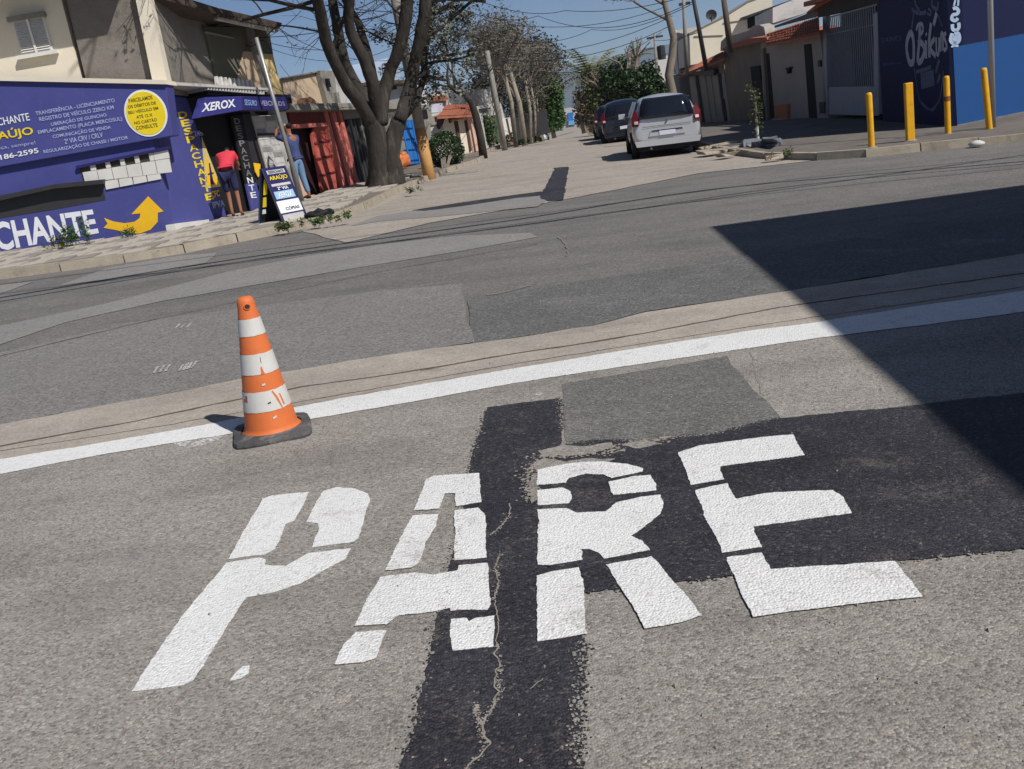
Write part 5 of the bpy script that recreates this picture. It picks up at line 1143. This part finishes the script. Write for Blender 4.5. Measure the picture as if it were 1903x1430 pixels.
b = G(562, 375, .1); t = at(476, 70, b.y-.3); MB().tube([b, b.lerp(t, .5), t], [.055, .05, .045], 8).build('shaft', K_alu, mp, smooth=True)
def pole(lab, bx, by, tx, ty, Y, r, m, extra=None, rt_=None, name='street_pole'):
    b = at(bx, by, Y); t = at(tx, ty, Y); T = thing(name, lab, 'pole', tuple(b)); MB().tube([b-Vector((0, 0, .2)), b.lerp(t, .5), t], [r, r*.9, r*.75], 8).build('shaft', m, T, smooth=True)
    if extra:
        for dx, dz, w in extra: MB().box(t.x-w, t.x+w, t.y-.05, t.y+.05, t.z-dz, t.z-dz+.12).build('crossarm', K_dgrey, T)
    return t
t1 = pole('pale utility pole rising through the bare trees on the left', 939, 282, 905, 95, 41, .13, K_conc, [(0, .6, .8)])
t2 = pole('dark iron pole before the cream house, left of two', 1312, 120, 1286, -14, 30, .075, mat('dark iron', (50, 48, 50), .6, .1, 3)); 
t3 = pole('rust brown pole before the cream house, right of two', 1357, 85, 1343, -14, 29, .10, mat('rusty iron', (92, 80, 72), .8, .2, 3, dirt=.5))
t4 = pole('tall pale pole with insulators beside the balcony house', 1276, 130, 1270, -12, 44, .10, K_conc, [(2.5, .5, .25)])
t5 = pole('far utility pole with dark transformer above the dense tree', 1228, 240, 1216, 62, 60, .10, K_conc, [(0.2, .3, .5)])
T5 = thing('transformer', 'dark transformer drum on the far utility pole', 'transformer', tuple(t5)); MB().lathe([(.01, -1.6), (.25, -1.6), (.25, -.8), (.01, -.75)], (t5.x+.3, t5.y, t5.z), 10).build('drum', K_dgrey, T5)
t6 = pole('thin dark pole among leaves at the end of the bare row', 1003, 262, 995, 140, 58, .05, B_pale)
MBx = thing('street_lamp_head', 'dark square lamp box hanging over the street from the bare row', 'street lamp', tuple(at(1020, 118, 58))); c = at(1021, 116, 58); MB().tube([at(1000, 126, 58), at(1014, 119, 58), c], .03, 5).build('arm', K_dgrey, MBx); MB().box(c.x-.22, c.x+.22, c.y-.2, c.y+.2, c.z-.18, c.z+.12).build('box', K_dgrey, MBx)
WG = 'overhead wires above the street'
def wire(pts, sag, r, lab, grp=WG, n=14):
    a, b = pts; P = [a.lerp(b, i/n)-Vector((0, 0, sag*4*(i/n)*(1-i/n))) for i in range(n+1)]
    o = MB().tube(P, r, 4).build('overhead_wire', M_wire); return tag(o, lab, 'wire', grp)
wl = 'thin dark wire slung across the sky between the poles of both sides'
for (x0, y0, Ya), (x1, y1, Yb), sg_, r in [
    ((860, -10, 30), (1050, 20, 42), .3, .018), ((1050, 20, 42), (1350, -30, 30), .3, .018), ((830, 6, 30), (1000, 30, 40), .3, .018), ((1000, 30, 40), (1286, 4, 30), .6, .018),
    ((900, 38, 40), (1240, 12, 40), .5, .018), ((840, 60, 32), (1100, 55, 50), .5, .02), ((1100, 55, 50), (1286, 8, 30), .3, .018), ((905, 100, 41), (1250, 30, 40), .5, .02), ((905, 108, 41), (1252, 45, 40), .6, .02),
    ((1000, 130, 58), (1216, 90, 58), .2, .022), ((905, 128, 41), (1216, 112, 60), .4, .02), ((1040, 140, 70), (1230, 60, 44), .4, .02), ((780, 60, 27), (905, 100, 41), .5, .018), ((780, 70, 27), (905, 120, 41), .8, .018), ((770, 100, 27), (905, 135, 41), .6, .018),
    ((820, 120, 30), (905, 165, 41), .3, .018), ((470, 70, 24), (760, 10, 26), .2, .014), ((480, 74, 24), (770, 30, 26), .5, .012), ((500, 90, 24), (775, 60, 26), .5, .012), ((520, 58, 24), (780, 100, 26), .4, .012), ((505, 160, 24), (700, 190, 27), .3, .01), ((470, 80, 24), (560, 20, 24), .1, .01),
    ((590, 8, 25), (830, 20, 26), .1, .016), ((520, 120, 25), (640, 200, 27), .4, .01), ((1080, 150, 80), (1240, 100, 44), .3, .022), ((1216, 75, 60), (1300, 60, 30), .1, .02)]:
    wire((at(x0, y0, Ya), at(x1, y1, Yb)), sg_, r*.6, wl)
# heavy cable bundles that run along the cross street above the picture; their shadows streak the asphalt
def lift(px, py, z): g = G(px, py); k = (z-g.z)/SUN.z; return g+SUN*k
for j, (L, z, r) in enumerate([([(0, 553), (440, 481), (960, 408), (1330, 351), (1903, 300)], 6.6, .05), ([(0, 560), (500, 478), (1000, 415), (1480, 345), (1903, 305)], 6.4, .03), ([(560, 455), (1000, 397), (1480, 333), (1903, 291)], 7.0, .022), ([(700, 452), (1100, 398), (1500, 352), (1903, 312)], 6.2, .02), ([(1100, 400), (1500, 346), (1903, 288), (2100, 262)], 7.4, .03)]):
    P = [lift(x, y, z) for x, y in L]; P = [P[0]+(P[0]-P[1])*2.2]+P+[P[-1]+(P[-1]-P[-2])*1.5]
    q = []
    for i in range(len(P)-1):
        p0 = P[max(i-1, 0)]; p1 = P[i]; p2 = P[i+1]; p3 = P[min(i+2, len(P)-1)]
        for t in (0, .25, .5, .75): q.append(.5*((2*p1)+(p2-p0)*t+(2*p0-5*p1+4*p2-p3)*t*t+(3*p1-p0-3*p2+p3)*t**3))
    q.append(P[-1]); tag(MB().tube(q, r, 5).build('overhead_cable', M_wire), 'thick cable bundle strung along the cross street above the junction', 'cable', 'cable bundles along the cross street')

# distant hills
hill = MB(); n = 40
for j, (Y, a) in enumerate([(900, 0), (1500, 1), (2200, .0)]):
    for i in range(n): 
        X = -1500+i*90; s = X-.1*Y; hill.v.append((X, Y, (gz(X, Y)-5)+a*(62+40*noise.noise(Vector((X*.002, 3.3, 0)))+16*noise.noise(Vector((X*.009, 1.3, 0))))))
for j in range(2):
    for i in range(n-1): hill.f.append((j*n+i, j*n+i+1, (j+1)*n+i+1, (j+1)*n+i))
structure(hill.build('hills', mat('hazy hillside', (92, 104, 112), 1, .15, .01), smooth=True))
fb = thing('far_building', 'pale building with a blue gate closing the far end of the street', 'building', tuple(at(1060, 232, 340)))
def fq(q, m, nm, dy=0): P = [at(x, y, 340+dy) for x, y in q]; fixn(MB().prism(P, (0, 6, 0)).build(nm, m, fb))
fq([(1038, 240), (1076, 236), (1078, 206), (1062, 200), (1040, 204)], K_pale, 'wall'); fq([(1054, 226), (1065, 225), (1065, 209), (1056, 210)], K_blue, 'gate', -1); fq([(1056, 233), (1070, 232), (1070, 224), (1057, 225)], mat('light blue gate', (110, 160, 200), .7, .1, 1), 'gate', -1.4); fq([(1036, 228), (1054, 226), (1054, 214), (1038, 215)], mat('brown wall far', (120, 104, 96), .9, .1, 1), 'side_wall', -2)
# ================================================================ CARS
def carmats(nm, col, metal=.0):
    return mat(nm, col, .28, .02, 1, metal=metal, spec=.6, coat=.6)
T_tyre = mat('tyre rubber', (24, 24, 25), .85, .15, 10); T_rim = mat('wheel rim', (120, 122, 126), .35, .05, 5, metal=.7)
T_glass = glassmat('tinted car glass', (22, 26, 36), .05); T_red = mat('red lamp glass', (96, 12, 20), .2, .1, 8, spec=.6, coat=.5); T_white = mat('clear lamp glass', (210, 200, 196), .2, .05, 8); T_black = mat('black plastic trim', (22, 22, 24), .6, .1, 5)
# body stations: y (0 = rear), half widths and heights from sill to roof
def car(lab, body, loc, yaw, L=4.0, Wd=1.74, Ht=1.53, detailed=True, group=None, plate=None):
    T = thing('parked_car', lab, 'car', loc, group, yaw); hw = Wd/2
    st_ = [  # y, bottom z, sill z, belt z, roof z, w_bottom, w_mid, w_belt, w_roof
        (0.00, .42, .50, .86, .98, .70, .86, .80, .70), (0.04, .30, .52, .93, 1.07, .82, .95, .90, .72), (0.18, .25, .50, .96, 1.34, .90, .99, .935, .70), (0.40, .24, .48, .97, Ht-.045, .93, 1.0, .945, .69),
        (0.75, .24, .45, .96, Ht-.012, .94, 1.0, .95, .695), (1.6, .22, .42, .95, Ht, .94, 1.0, .95, .70), (2.35, .22, .42, .94, Ht-.04, .94, 1.0, .95, .69), (2.75, .22, .42, .93, Ht-.20, .94, 1.0, .94, .68),
        (3.15, .23, .44, .90, .98, .94, 1.0, .93, .80), (3.65, .24, .46, .80, .84, .92, .97, .88, .66), (3.92, .26, .46, .70, .74, .84, .90, .80, .55), (4.0, .34, .5, .62, .66, .70, .78, .70, .4)]
    V = []; k = L/4.0; hz = Ht/1.53
    for y, zb, zs, zbt, zr, wb, wm, wbt, wr in st_:
        y *= k; zs *= 1; zm = (zs+zbt)/2
        half = [(0, zb), (wb*hw*.7, zb), (wb*hw, zb+.03), (wm*hw, zs+.02), (wm*hw, zm), (wbt*hw, zbt), (wr*hw+(wbt-wr)*hw*.08, zbt+(zr-zbt)*.88), (wr*hw*.84, zr-.03), (wr*hw*.45, zr+.01), (0, zr+.028)]
        V.append([(x, y, z) for x, z in half]+[(-x, y, z) for x, z in half[-2:0:-1]])
    n = len(V[0]); mb = MB()
    for r in V: mb.v += r
    for i in range(len(V)-1):
        for j in range(n): a = i*n+j; b = i*n+(j+1) % n; mb.f.append((a, b, b+n, a+n))
    mb.f.append(tuple(range(n))); mb.f.append(tuple(range((len(V)-1)*n, len(V)*n))[::-1])
    bo = fixn(mb.build('body', body, T, smooth=True, local=True)); s = bo.modifiers.new('s', 'SUBSURF'); s.levels = 1; s.render_levels = 2
    loc_ = lambda *v: v
    # glazing and trims sit 6-15 mm proud of the body
    def panel(nm, q, m, th=.01, n_=None, par=None):
        q = [Vector(p) for p in q]; nn = (q[1]-q[0]).cross(q[-1]-q[0]).normalized() if n_ is None else Vector(n_)
        o = fixn(MB().prism(q, nn*th).build(nm, m, par or T, local=True)); return bevel(o, .004, 1)
    # rear window follows the tailgate slope
    rw = MB(); rows_ = [(.965, -.035, .665), (1.06, -.005, .655), (1.18, .035, .635), (1.30, .085, .60), (1.39, .15, .565), (1.435, .215, .52)]
    for z, y, w in rows_:
        for u in (-1, -.6, 0, .6, 1): rw.v.append((w*u, y+.035*abs(u)**3, z))
    for i in range(5):
        for j in range(4): a = i*5+j; rw.f.append((a, a+1, a+6, a+5))
    ro = fixn(rw.build('rear_window', T_glass, T, smooth=True, local=True)); so_ = ro.modifiers.new('solid', 'SOLIDIFY'); so_.thickness = .05; so_.offset = 0
    for sx in (-1, 1):
        x1 = hw*.945; x2 = hw*.745
        def sw(nm, ys, m=T_glass):
            (ya, yb, yc, yd) = ys; q = [(sx*(x1-.01), ya, 1.0), (sx*(x1-.01), yb, 1.0), (sx*(x2+.008), yc, 1.395), (sx*(x2+.008), yd, 1.395)]; panel(nm, q, m, .02, (sx*.9, 0, .42))
        sw('side_window', (.42*k, 1.45*k, 1.45*k, .62*k)); sw('side_window', (1.55*k, 2.95*k, 2.52*k, 1.55*k))
        # tail lamps climbing the corner
        q = [(sx*.69, -.005, .80), (sx*.845, .07, .80), (sx*.845, .10, 1.02), (sx*.76, .16, 1.20), (sx*.70, .10, 1.16), (sx*.655, .02, .92)]
        panel('tail_lamp', q, T_red, .03, (sx*.35, -.93, .1))
        panel('lamp_lens', [(sx*.70, -.03, .86), (sx*.79, .00, .86), (sx*.79, .01, .93), (sx*.70, -.025, .93)], T_white, .02, (sx*.25, -.97, 0))
        panel('headlight', [(sx*.45, 3.9*k, .62), (sx*.72, 3.75*k, .62), (sx*.74, 3.68*k, .76), (sx*.48, 3.82*k, .74)], T_white, .06, (sx*.3, .9, .2))
        m = MB().tube([(sx*(hw*.9), 2.75*k, 1.0), (sx*(hw+.12), 2.72*k, 1.03)], .02, 5); m.box(sx*(hw+.12)-.09, sx*(hw+.12)+.09, 2.68*k, 2.76*k, .97, 1.11); bevel(m.build('mirror', body, T, local=True), .02)
        for wy in (.62*k, 3.2*k):
            arch = MB(); arch.lathe([(.345, -.08), (.36, 0), (.345, .06)], (0, 0, 0), 20); arch.v = [(sx*(hw*.955)+z*sx, wy+x, .32+y) for x, y, z in arch.v]; arch.build('wheel_arch', T_black, T, local=True)
            disc_ = MB(); disc_.lathe([(.001, .0), (.355, .0)], (0, 0, 0), 20); disc_.v = [(sx*(hw*.975), wy+x, .32+y) for x, y, z in disc_.v]; disc_.build('wheel_well', T_black, T, local=True)
            w = MB(); w.lathe([(.18, -.09), (.295, -.09), (.31, -.05), (.31, .05), (.295, .09), (.18, .09)], (0, 0, 0), 22); w.v = [(sx*(hw-.085)+z*sx, wy+x, .31+y) for x, y, z in w.v]; wo_ = w.build('wheel', T_tyre, T, smooth=True, local=True)
            r_ = MB(); r_.lathe([(.001, .085), (.05, .095), (.17, .075), (.20, .092)], (0, 0, 0), 18); r_.v = [(sx*(hw-.085)+z*sx, wy+x, .31+y) for x, y, z in r_.v]; r_.build('rim', T_rim, wo_, local=True)
    panel('windscreen', [(-.62, 2.97*k, 1.02), (.62, 2.97*k, 1.02), (.5, 2.55*k, 1.42), (-.5, 2.55*k, 1.42)], T_glass, .04, (0, .7, .7))
    panel('bumper_recess', [(-.46, -.01, .53), (.46, -.01, .53), (.40, -.01, .68), (-.40, -.01, .68)], T_black if False else body, .012, (0, -1, 0))
    panel('plate_recess', [(-.40, -.03, .645), (.40, -.03, .645), (.36, -.03, .675), (-.36, -.03, .675)], T_black, .008, (0, -1, 0))
    panel('number_plate', [(-.2, -.028, .54), (.2, -.028, .54), (.2, -.028, .65), (-.2, -.028, .65)], mat('number plate', (206, 208, 224), .5, .05, 8), .012, (0, -1, 0))
    panel('bumper', [(-.78, -.02, .30), (.78, -.02, .30), (.82, -.02, .44), (-.82, -.02, .44)], body, .06, (0, -1, 0))
    panel('under_bumper', [(-.72, .02, .20), (.72, .02, .20), (.76, .02, .31), (-.76, .02, .31)], T_black, .04, (0, -1, 0))
    panel('tailgate_line', [(-.6, -.012, .765), (.6, -.012, .765), (.6, -.012, .775), (-.6, -.012, .775)], T_black, .006, (0, -1, 0))
    panel('emblem', [(0, .0, .82), (.025, .0, .865), (0, .01, .91), (-.025, .0, .865)], T_rim, .03, (0, -1, .1))
    MB().tube([(-.42, .08, .24), (-.42, -.06, .24)], .03, 8).build('exhaust', T_rim, T, local=True)
    m = MB(); m.box(-.7, .7, .15, L-.3, .18, .26); m.build('underside', T_black, T, local=True)
    return T
def carpose(px, py, Y):
    b = at(px, py, Y); return b
b = G(1243, 291); yw = math.atan2(-.12, 1)
slopeY = 0.0
c1 = car('silver five door hatchback parked nearest on the right side of the street', carmats('silver car paint', (192, 194, 198), .3), (b.x, b.y, gz(b.x, b.y)+.0), yw, 4.0, 1.72, 1.52)
c1.rotation_euler = (0, math.radians(2.6), yw)
b = at(1166, 267, 35); c2 = car('dark blue hatchback parked ahead of the silver car', carmats('dark blue car paint', (24, 29, 46), .2), (b.x, b.y, b.z), yw, 4.0, 1.74, 1.58)
b = at(1146, 262, 39.5); c3 = car('black car parked furthest ahead, mostly hidden by the dark blue one', carmats('black car paint', (26, 28, 32), .1), (b.x, b.y, b.z), yw, 4.0, 1.7, 1.5)
b = at(1011, 262, 150); c4 = car('white distant car facing the viewer down the slope', carmats('white car paint', (206, 208, 210)), (b.x, b.y, b.z), yw+math.pi, 4.0, 1.74, 1.5)
# ================================================================ CONE
b = G(508, 806, .0); cz = b.z+.006
tc_ = thing('traffic_cone', 'orange and white banded traffic cone on a grimy black rubber base', 'traffic cone', (b.x, b.y, cz)); HC = .752
K_or = mat('faded orange rubber', (214, 114, 62), .6, .09, 5, bump=.15, bscale=30, dirt=.5, dirtcol=(176, 84, 44), spec=.35, fine=.05)
K_ow = mat('scuffed reflective white', (206, 204, 200), .5, .05, 9, bump=.1, bscale=60, dirt=.35, dirtcol=(160, 156, 150), fine=.06)
K_rb = mat('grimy rubber base', (84, 83, 84), .8, .3, 7, bump=.6, bscale=25, dirt=.9, dirtcol=(150, 146, 140), fine=.25)
rad = lambda z: .148-(.148-.047)*(z/.70)
prof = [(rad(0)+.012, .03), (rad(.04), .045)]+[(rad(z), z) for z in [.06+.02*i for i in range(31)]]+[(.046, .70), (.045, HC-.03), (.040, HC-.012), (.030, HC-.002), (.012, HC), (.001, HC)]
fixn(MB().lathe(prof, (0, 0, 0), 40).build('cone_body', K_or, tc_, smooth=True, local=True))
bands = [(.155, .262), (.352, .458), (.552, .640)]
for i, (z0, z1) in enumerate(bands):
    m = MB(); n = 48; zs = [z0+(z1-z0)*j/6 for j in range(7)]
    for jz, z in enumerate(zs):
        for k in range(n):
            a = 2*math.pi*k/n; e = 0
            if jz in (0, 6): e = .004*noise.noise(Vector((math.cos(a)*6, math.sin(a)*6, z0*20)))
            m.v.append(((rad(z)+.0022)*math.cos(a), (rad(z)+.0022)*math.sin(a), z+e))
    def torn(a, z):      # chips where the sleeve is torn away
        q = Vector((math.cos(a)*2.3, math.sin(a)*2.3, z*11+i*3)); return noise.noise(q) > .72
    for j in range(6):
        for k in range(n):
            if torn(2*math.pi*(k+.5)/n, (zs[j]+zs[j+1])/2): continue
            m.f.append((j*n+k, j*n+(k+1) % n, (j+1)*n+(k+1) % n, (j+1)*n+k))
    m.build('white_band', K_ow, tc_, smooth=True, local=True)
# torn flashes of orange on the lowest and middle bands
vd = Vector((-b.x, -b.y, 0)).normalized(); va = math.atan2(vd.y, vd.x)
def patch(a0, z0, pts, m, nm, e=.0035):
    P = []
    for da, dz in pts: a = a0+da; z = z0+dz; P.append(((rad(z)+e)*math.cos(a), (rad(z)+e)*math.sin(a), z))
    raw(nm, P, [tuple(range(len(P)))], m, tc_, local=True)
patch(va, .2, [(.30, .055), (.36, .058), (.52, .02), (.62, -.04), (.58, -.045), (.46, 0)], K_or, 'torn_spot'); patch(va, .2, [(.62, .035), (.70, .03), (.78, -.03), (.7, -.03)], K_or, 'torn_spot')
patch(va, .4, [(.04, -.012), (.10, -.006), (.2, -.045), (.08, -.048), (.0, -.05)], K_or, 'torn_spot'); patch(va, .39, [(.14, .05), (.17, .05), (.15, .02), (.12, .02)], K_dgrey, 'scuff'); patch(va, .2, [(.02, .0), (.16, .005), (.16, -.004), (.02, -.006)], K_dgrey, 'scuff')
patch(va, .30, [(-.06, .0), (.1, .005), (.1, -.006), (-.06, -.008)], K_ow, 'scuff'); patch(va+.15, .1, [(-.05, .02), (.1, .028), (.1, .018), (-.05, .01)], K_ow, 'scuff')
# eyelet hole
P = []
for k in range(18): a = 2*math.pi*k/18; da = .014*math.cos(a)/.046; z = .704+.014*math.sin(a); r = rad(min(z, .7))+.0035; P.append((r*math.cos(va+.05+da), r*math.sin(va+.05+da), z))
raw('eyelet', P, [tuple(range(18))], mat('dark eyelet', (70, 44, 34), .9, .2, 20), tc_, local=True)
mb = MB(); mb.tube([Vector(p)*1 for p in P]+[Vector(P[0])], .0022, 5, cap=False); mb.build('eyelet_rim', mat('pale orange', (206, 120, 70), .6), tc_, local=True)
# base plate, a warped square
m = MB(); n = 40; w = .205; rings = [(1.0, .0), (1.01, .012), (.985, .026), (.80, .034), (.745, .040)]
base_rot = math.radians(13)
for f, z in rings:
    for k in range(n):
        a = 2*math.pi*k/n; ca, sa2 = math.cos(a), math.sin(a); rr = w/max(abs(ca), abs(sa2)); rr = min(rr, w*1.24); rr = (abs(ca)**7+abs(sa2)**7)**(-1/7)*w
        r2 = rr*f*(1+.03*noise.noise(Vector((ca*2, sa2*2, z*3)))); zz_ = z+.012*max(0, noise.noise(Vector((ca*1.5, sa2*1.5, 4))))*(f > .9)
        if f < .79: r2 = rad(0)+.012
        m.v.append((r2*math.cos(a+base_rot), r2*math.sin(a+base_rot), zz_))
for j in range(len(rings)-1):
    for k in range(n): m.f.append((j*n+k, j*n+(k+1) % n, (j+1)*n+(k+1) % n, (j+1)*n+k))
fixn(m.build('rubber_base', K_rb, tc_, smooth=False, local=True))
tc_.rotation_euler = (math.radians(.5), math.radians(2.2), 0)

# ================================================================ PEOPLE
def skin(name, V, E, R_, m, parent, root=0, sub=2):
    me = bpy.data.meshes.new(name); me.from_pydata([tuple(v) for v in V], E, []); o = bpy.data.objects.new(name, me); C.objects.link(o); me.materials.append(m); o.parent = parent
    s = o.modifiers.new('skin', 'SKIN'); s.use_smooth_shade = True
    for i, v in enumerate(me.skin_vertices[0].data):
        r = R_[i]; v.radius = r if isinstance(r, tuple) else (r, r); v.use_root = (i == root)
    ss = o.modifiers.new('sub', 'SUBSURF'); ss.levels = sub; ss.render_levels = sub; return o
M_skin = mat('tanned skin', (150, 100, 76), .6, .05, 6); M_hair = mat('short dark hair', (24, 20, 18), .8, .2, 20)
def person(lab, loc, yaw, J, cl, sc=1.0):
    """J: joints dict in local metres (x right, y forward, z up); cl: list of (name, verts keys, edges, radii, material)"""
    T = thing('person', lab, 'person', loc, None, yaw); T.scale = (sc, sc, sc)
    K = list(J.keys()); idx = {k: i for i, k in enumerate(K)}
    E = [('pel', 'waist'), ('waist', 'chest'), ('chest', 'neck'), ('neck', 'head0'), ('head0', 'head1'), ('head1', 'head2'), ('chest', 'shL'), ('chest', 'shR'), ('shL', 'elL'), ('elL', 'wrL'), ('wrL', 'haL'), ('shR', 'elR'), ('elR', 'wrR'), ('wrR', 'haR'),
         ('pel', 'hipL'), ('pel', 'hipR'), ('hipL', 'knL'), ('knL', 'anL'), ('anL', 'toL'), ('hipR', 'knR'), ('knR', 'anR'), ('anR', 'toR')]
    RR = dict(pel=(.14, .11), waist=(.13, .10), chest=(.16, .11), neck=.055, head0=.07, head1=(.082, .095), head2=.065, shL=.06, shR=.06, elL=.042, elR=.042, wrL=.028, wrR=.028, haL=(.04, .02), haR=(.04, .02), hipL=.095, hipR=.095, knL=.06, knR=.06, anL=.04, anR=.04, toL=.038, toR=.038)
    skin('body', [J[k] for k in K], [(idx[a], idx[b_]) for a, b_ in E], [RR[k] for k in K], M_skin, T, idx['pel'])
    for nm, ks, es, rs, m in cl:
        skin(nm, [Vector(J[k]) if isinstance(k, str) else Vector(k) for k in ks], es, rs, m, T)
    # fingers
    for h, wv in (('haL', 'wrL'), ('haR', 'wrR')):
        d = (Vector(J[h])-Vector(J[wv])).normalized(); s = d.cross(Vector((0, 1, .2))).normalized()
        m = MB()
        for k, L in enumerate((.07, .085, .08, .06)):
            o = Vector(J[h])+s*(k-1.5)*.019; m.tube([o, o+d*L*.55, o+(d+Vector((0, -.2, -.3))).normalized()*L*.9], [.0095, .009, .006], 5)
        o = Vector(J[wv])+s*.03; m.tube([o, o+(d+s*.6)*.06, o+(d+s*.4)*.09], [.011, .01, .007], 5); m.build('fingers', M_skin, T, smooth=True, local=True)
    return T
# standing man shading his eyes, facing left
J = dict(pel=(0, 0, .95), waist=(0, .01, 1.08), chest=(0, 0, 1.34), neck=(0, .02, 1.50), head0=(0, .03, 1.58), head1=(0, .04, 1.66), head2=(0, .02, 1.74), shL=(-.19, 0, 1.42), shR=(.19, 0, 1.42), elL=(-.24, .22, 1.50), wrL=(-.12, .26, 1.66), haL=(-.03, .18, 1.70),
         elR=(.24, .12, 1.18), wrR=(.20, .26, 1.02), haR=(.17, .32, .97), hipL=(-.1, 0, .9), hipR=(.1, 0, .9), knL=(-.11, .03, .49), knR=(.11, -.02, .49), anL=(-.11, 0, .08), anR=(.12, -.08, .08), toL=(-.12, .17, .035), toR=(.13, .09, .035))
M_shirt = mat('slate blue shirt', (62, 74, 118), .9, .12, 5, bump=.3, bscale=12); M_jean = mat('faded blue jeans', (104, 132, 164), .9, .14, 6, bump=.3, bscale=14); M_shoe = mat('dark shoes', (34, 32, 34), .7, .1, 5)
cl = [('shirt', ['waist', 'chest', (0, .02, 1.46), 'shL', 'shR', 'elL', 'elR', (0, 0, .98)], [(0, 1), (1, 2), (1, 3), (1, 4), (3, 5), (4, 6), (0, 7)], [(.158, .125), (.185, .135), .08, .085, .085, .065, .065, (.165, .13)], M_shirt),
      ('jeans', ['pel', 'hipL', 'hipR', 'knL', 'knR', (-.11, 0, .13), (.12, -.07, .13), (0, 0, 1.02)], [(0, 1), (0, 2), (1, 3), (2, 4), (3, 5), (4, 6), (0, 7)], [(.15, .125), .11, .11, .078, .078, .062, .062, (.145, .12)], M_jean),
      ('shoe', [(-.11, -.03, .05), (-.12, .19, .04)], [(0, 1)], [(.05, .05), (.045, .035)], M_shoe), ('shoe', [(.12, -.11, .05), (.13, .11, .04)], [(0, 1)], [(.05, .05), (.045, .035)], M_shoe),
      ('hair', [(0, .0, 1.74), (0, -.03, 1.70), (0, -.045, 1.64)], [(0, 1), (1, 2)], [(.082, .09), (.088, .075), (.07, .05)], M_hair)]
fp = G(574, 369, .1); fp = Vector((fp.x-.05, fp.y-.35, 0)); fp.z = gz(fp.x, fp.y)+.10
p1 = person('man in slate blue shirt and jeans raising an arm by the red gate', tuple(fp), math.radians(62), J, cl, 1.02)
# man in red bending into the shop doorway, seen from behind
J = dict(pel=(0, 0, .93), waist=(0, .06, 1.07), chest=(0, .30, 1.24), neck=(0, .45, 1.30), head0=(0, .52, 1.32), head1=(0, .60, 1.33), head2=(0, .67, 1.32), shL=(-.19, .34, 1.27), shR=(.19, .34, 1.27), elL=(-.22, .50, 1.05), wrL=(-.16, .66, .98), haL=(-.14, .74, .97),
         elR=(.22, .50, 1.05), wrR=(.16, .66, .98), haR=(.14, .74, .97), hipL=(-.1, 0, .88), hipR=(.1, 0, .88), knL=(-.11, .05, .48), knR=(.11, .02, .48), anL=(-.11, -.03, .08), anR=(.12, -.06, .08), toL=(-.12, .14, .035), toR=(.13, .11, .035))
M_rs = mat('coral red shirt', (206, 62, 76), .9, .06, 4, bump=.25, bscale=10); M_short = mat('navy shorts', (40, 44, 76), .9, .1, 5)
cl = [('shirt', ['waist', 'chest', (0, .42, 1.31), 'shL', 'shR', (-.22, .44, 1.14), (.22, .44, 1.14), (0, -.02, .98)], [(0, 1), (1, 2), (1, 3), (1, 4), (3, 5), (4, 6), (0, 7)], [(.19, .17), (.21, .17), .09, .09, .09, .07, .07, (.185, .16)], M_rs),
      ('shorts', ['pel', 'hipL', 'hipR', (-.12, .05, .50), (.12, .02, .50)], [(0, 1), (0, 2), (1, 3), (2, 4)], [(.155, .13), .12, .12, .095, .095], M_short),
      ('sandal', [(-.11, -.07, .02), (-.12, .17, .02)], [(0, 1)], [(.045, .018), (.045, .015)], M_shoe), ('sandal', [(.12, -.1, .02), (.13, .14, .02)], [(0, 1)], [(.045, .018), (.045, .015)], M_shoe),
      ('hair', [(0, .64, 1.39), (0, .56, 1.41)], [(0, 1)], [(.085, .05), (.085, .05)], M_hair)]
fp = G(437, 404, .1); fp = Vector((fp.x+.06, fp.y+.0, 0)); fp.z = gz(fp.x, fp.y)+.11
p2 = person('man in a coral red shirt and navy shorts bending towards the dark doorway', tuple(fp), math.radians(4), J, cl, .98); p2.scale = (.82, .95, .98)
# ================================================================ AIR
hz_ = MB().box(-1700, 1700, -60, 2300, -14, 118).build('haze', None); tag(hz_, kind='stuff')
hm = bpy.data.materials.new('haze air'); hm.use_nodes = True; hn = hm.node_tree; hn.nodes.clear()
pv = hn.nodes.new('ShaderNodeVolumePrincipled'); pv.inputs['Color'].default_value = (.78, .86, 1.0, 1); pv.inputs['Density'].default_value = 0.00022; pv.inputs['Anisotropy'].default_value = .2
ho = hn.nodes.new('ShaderNodeOutputMaterial'); hn.links.new(pv.outputs[0], ho.inputs['Volume']); hz_.data.materials.append(hm)
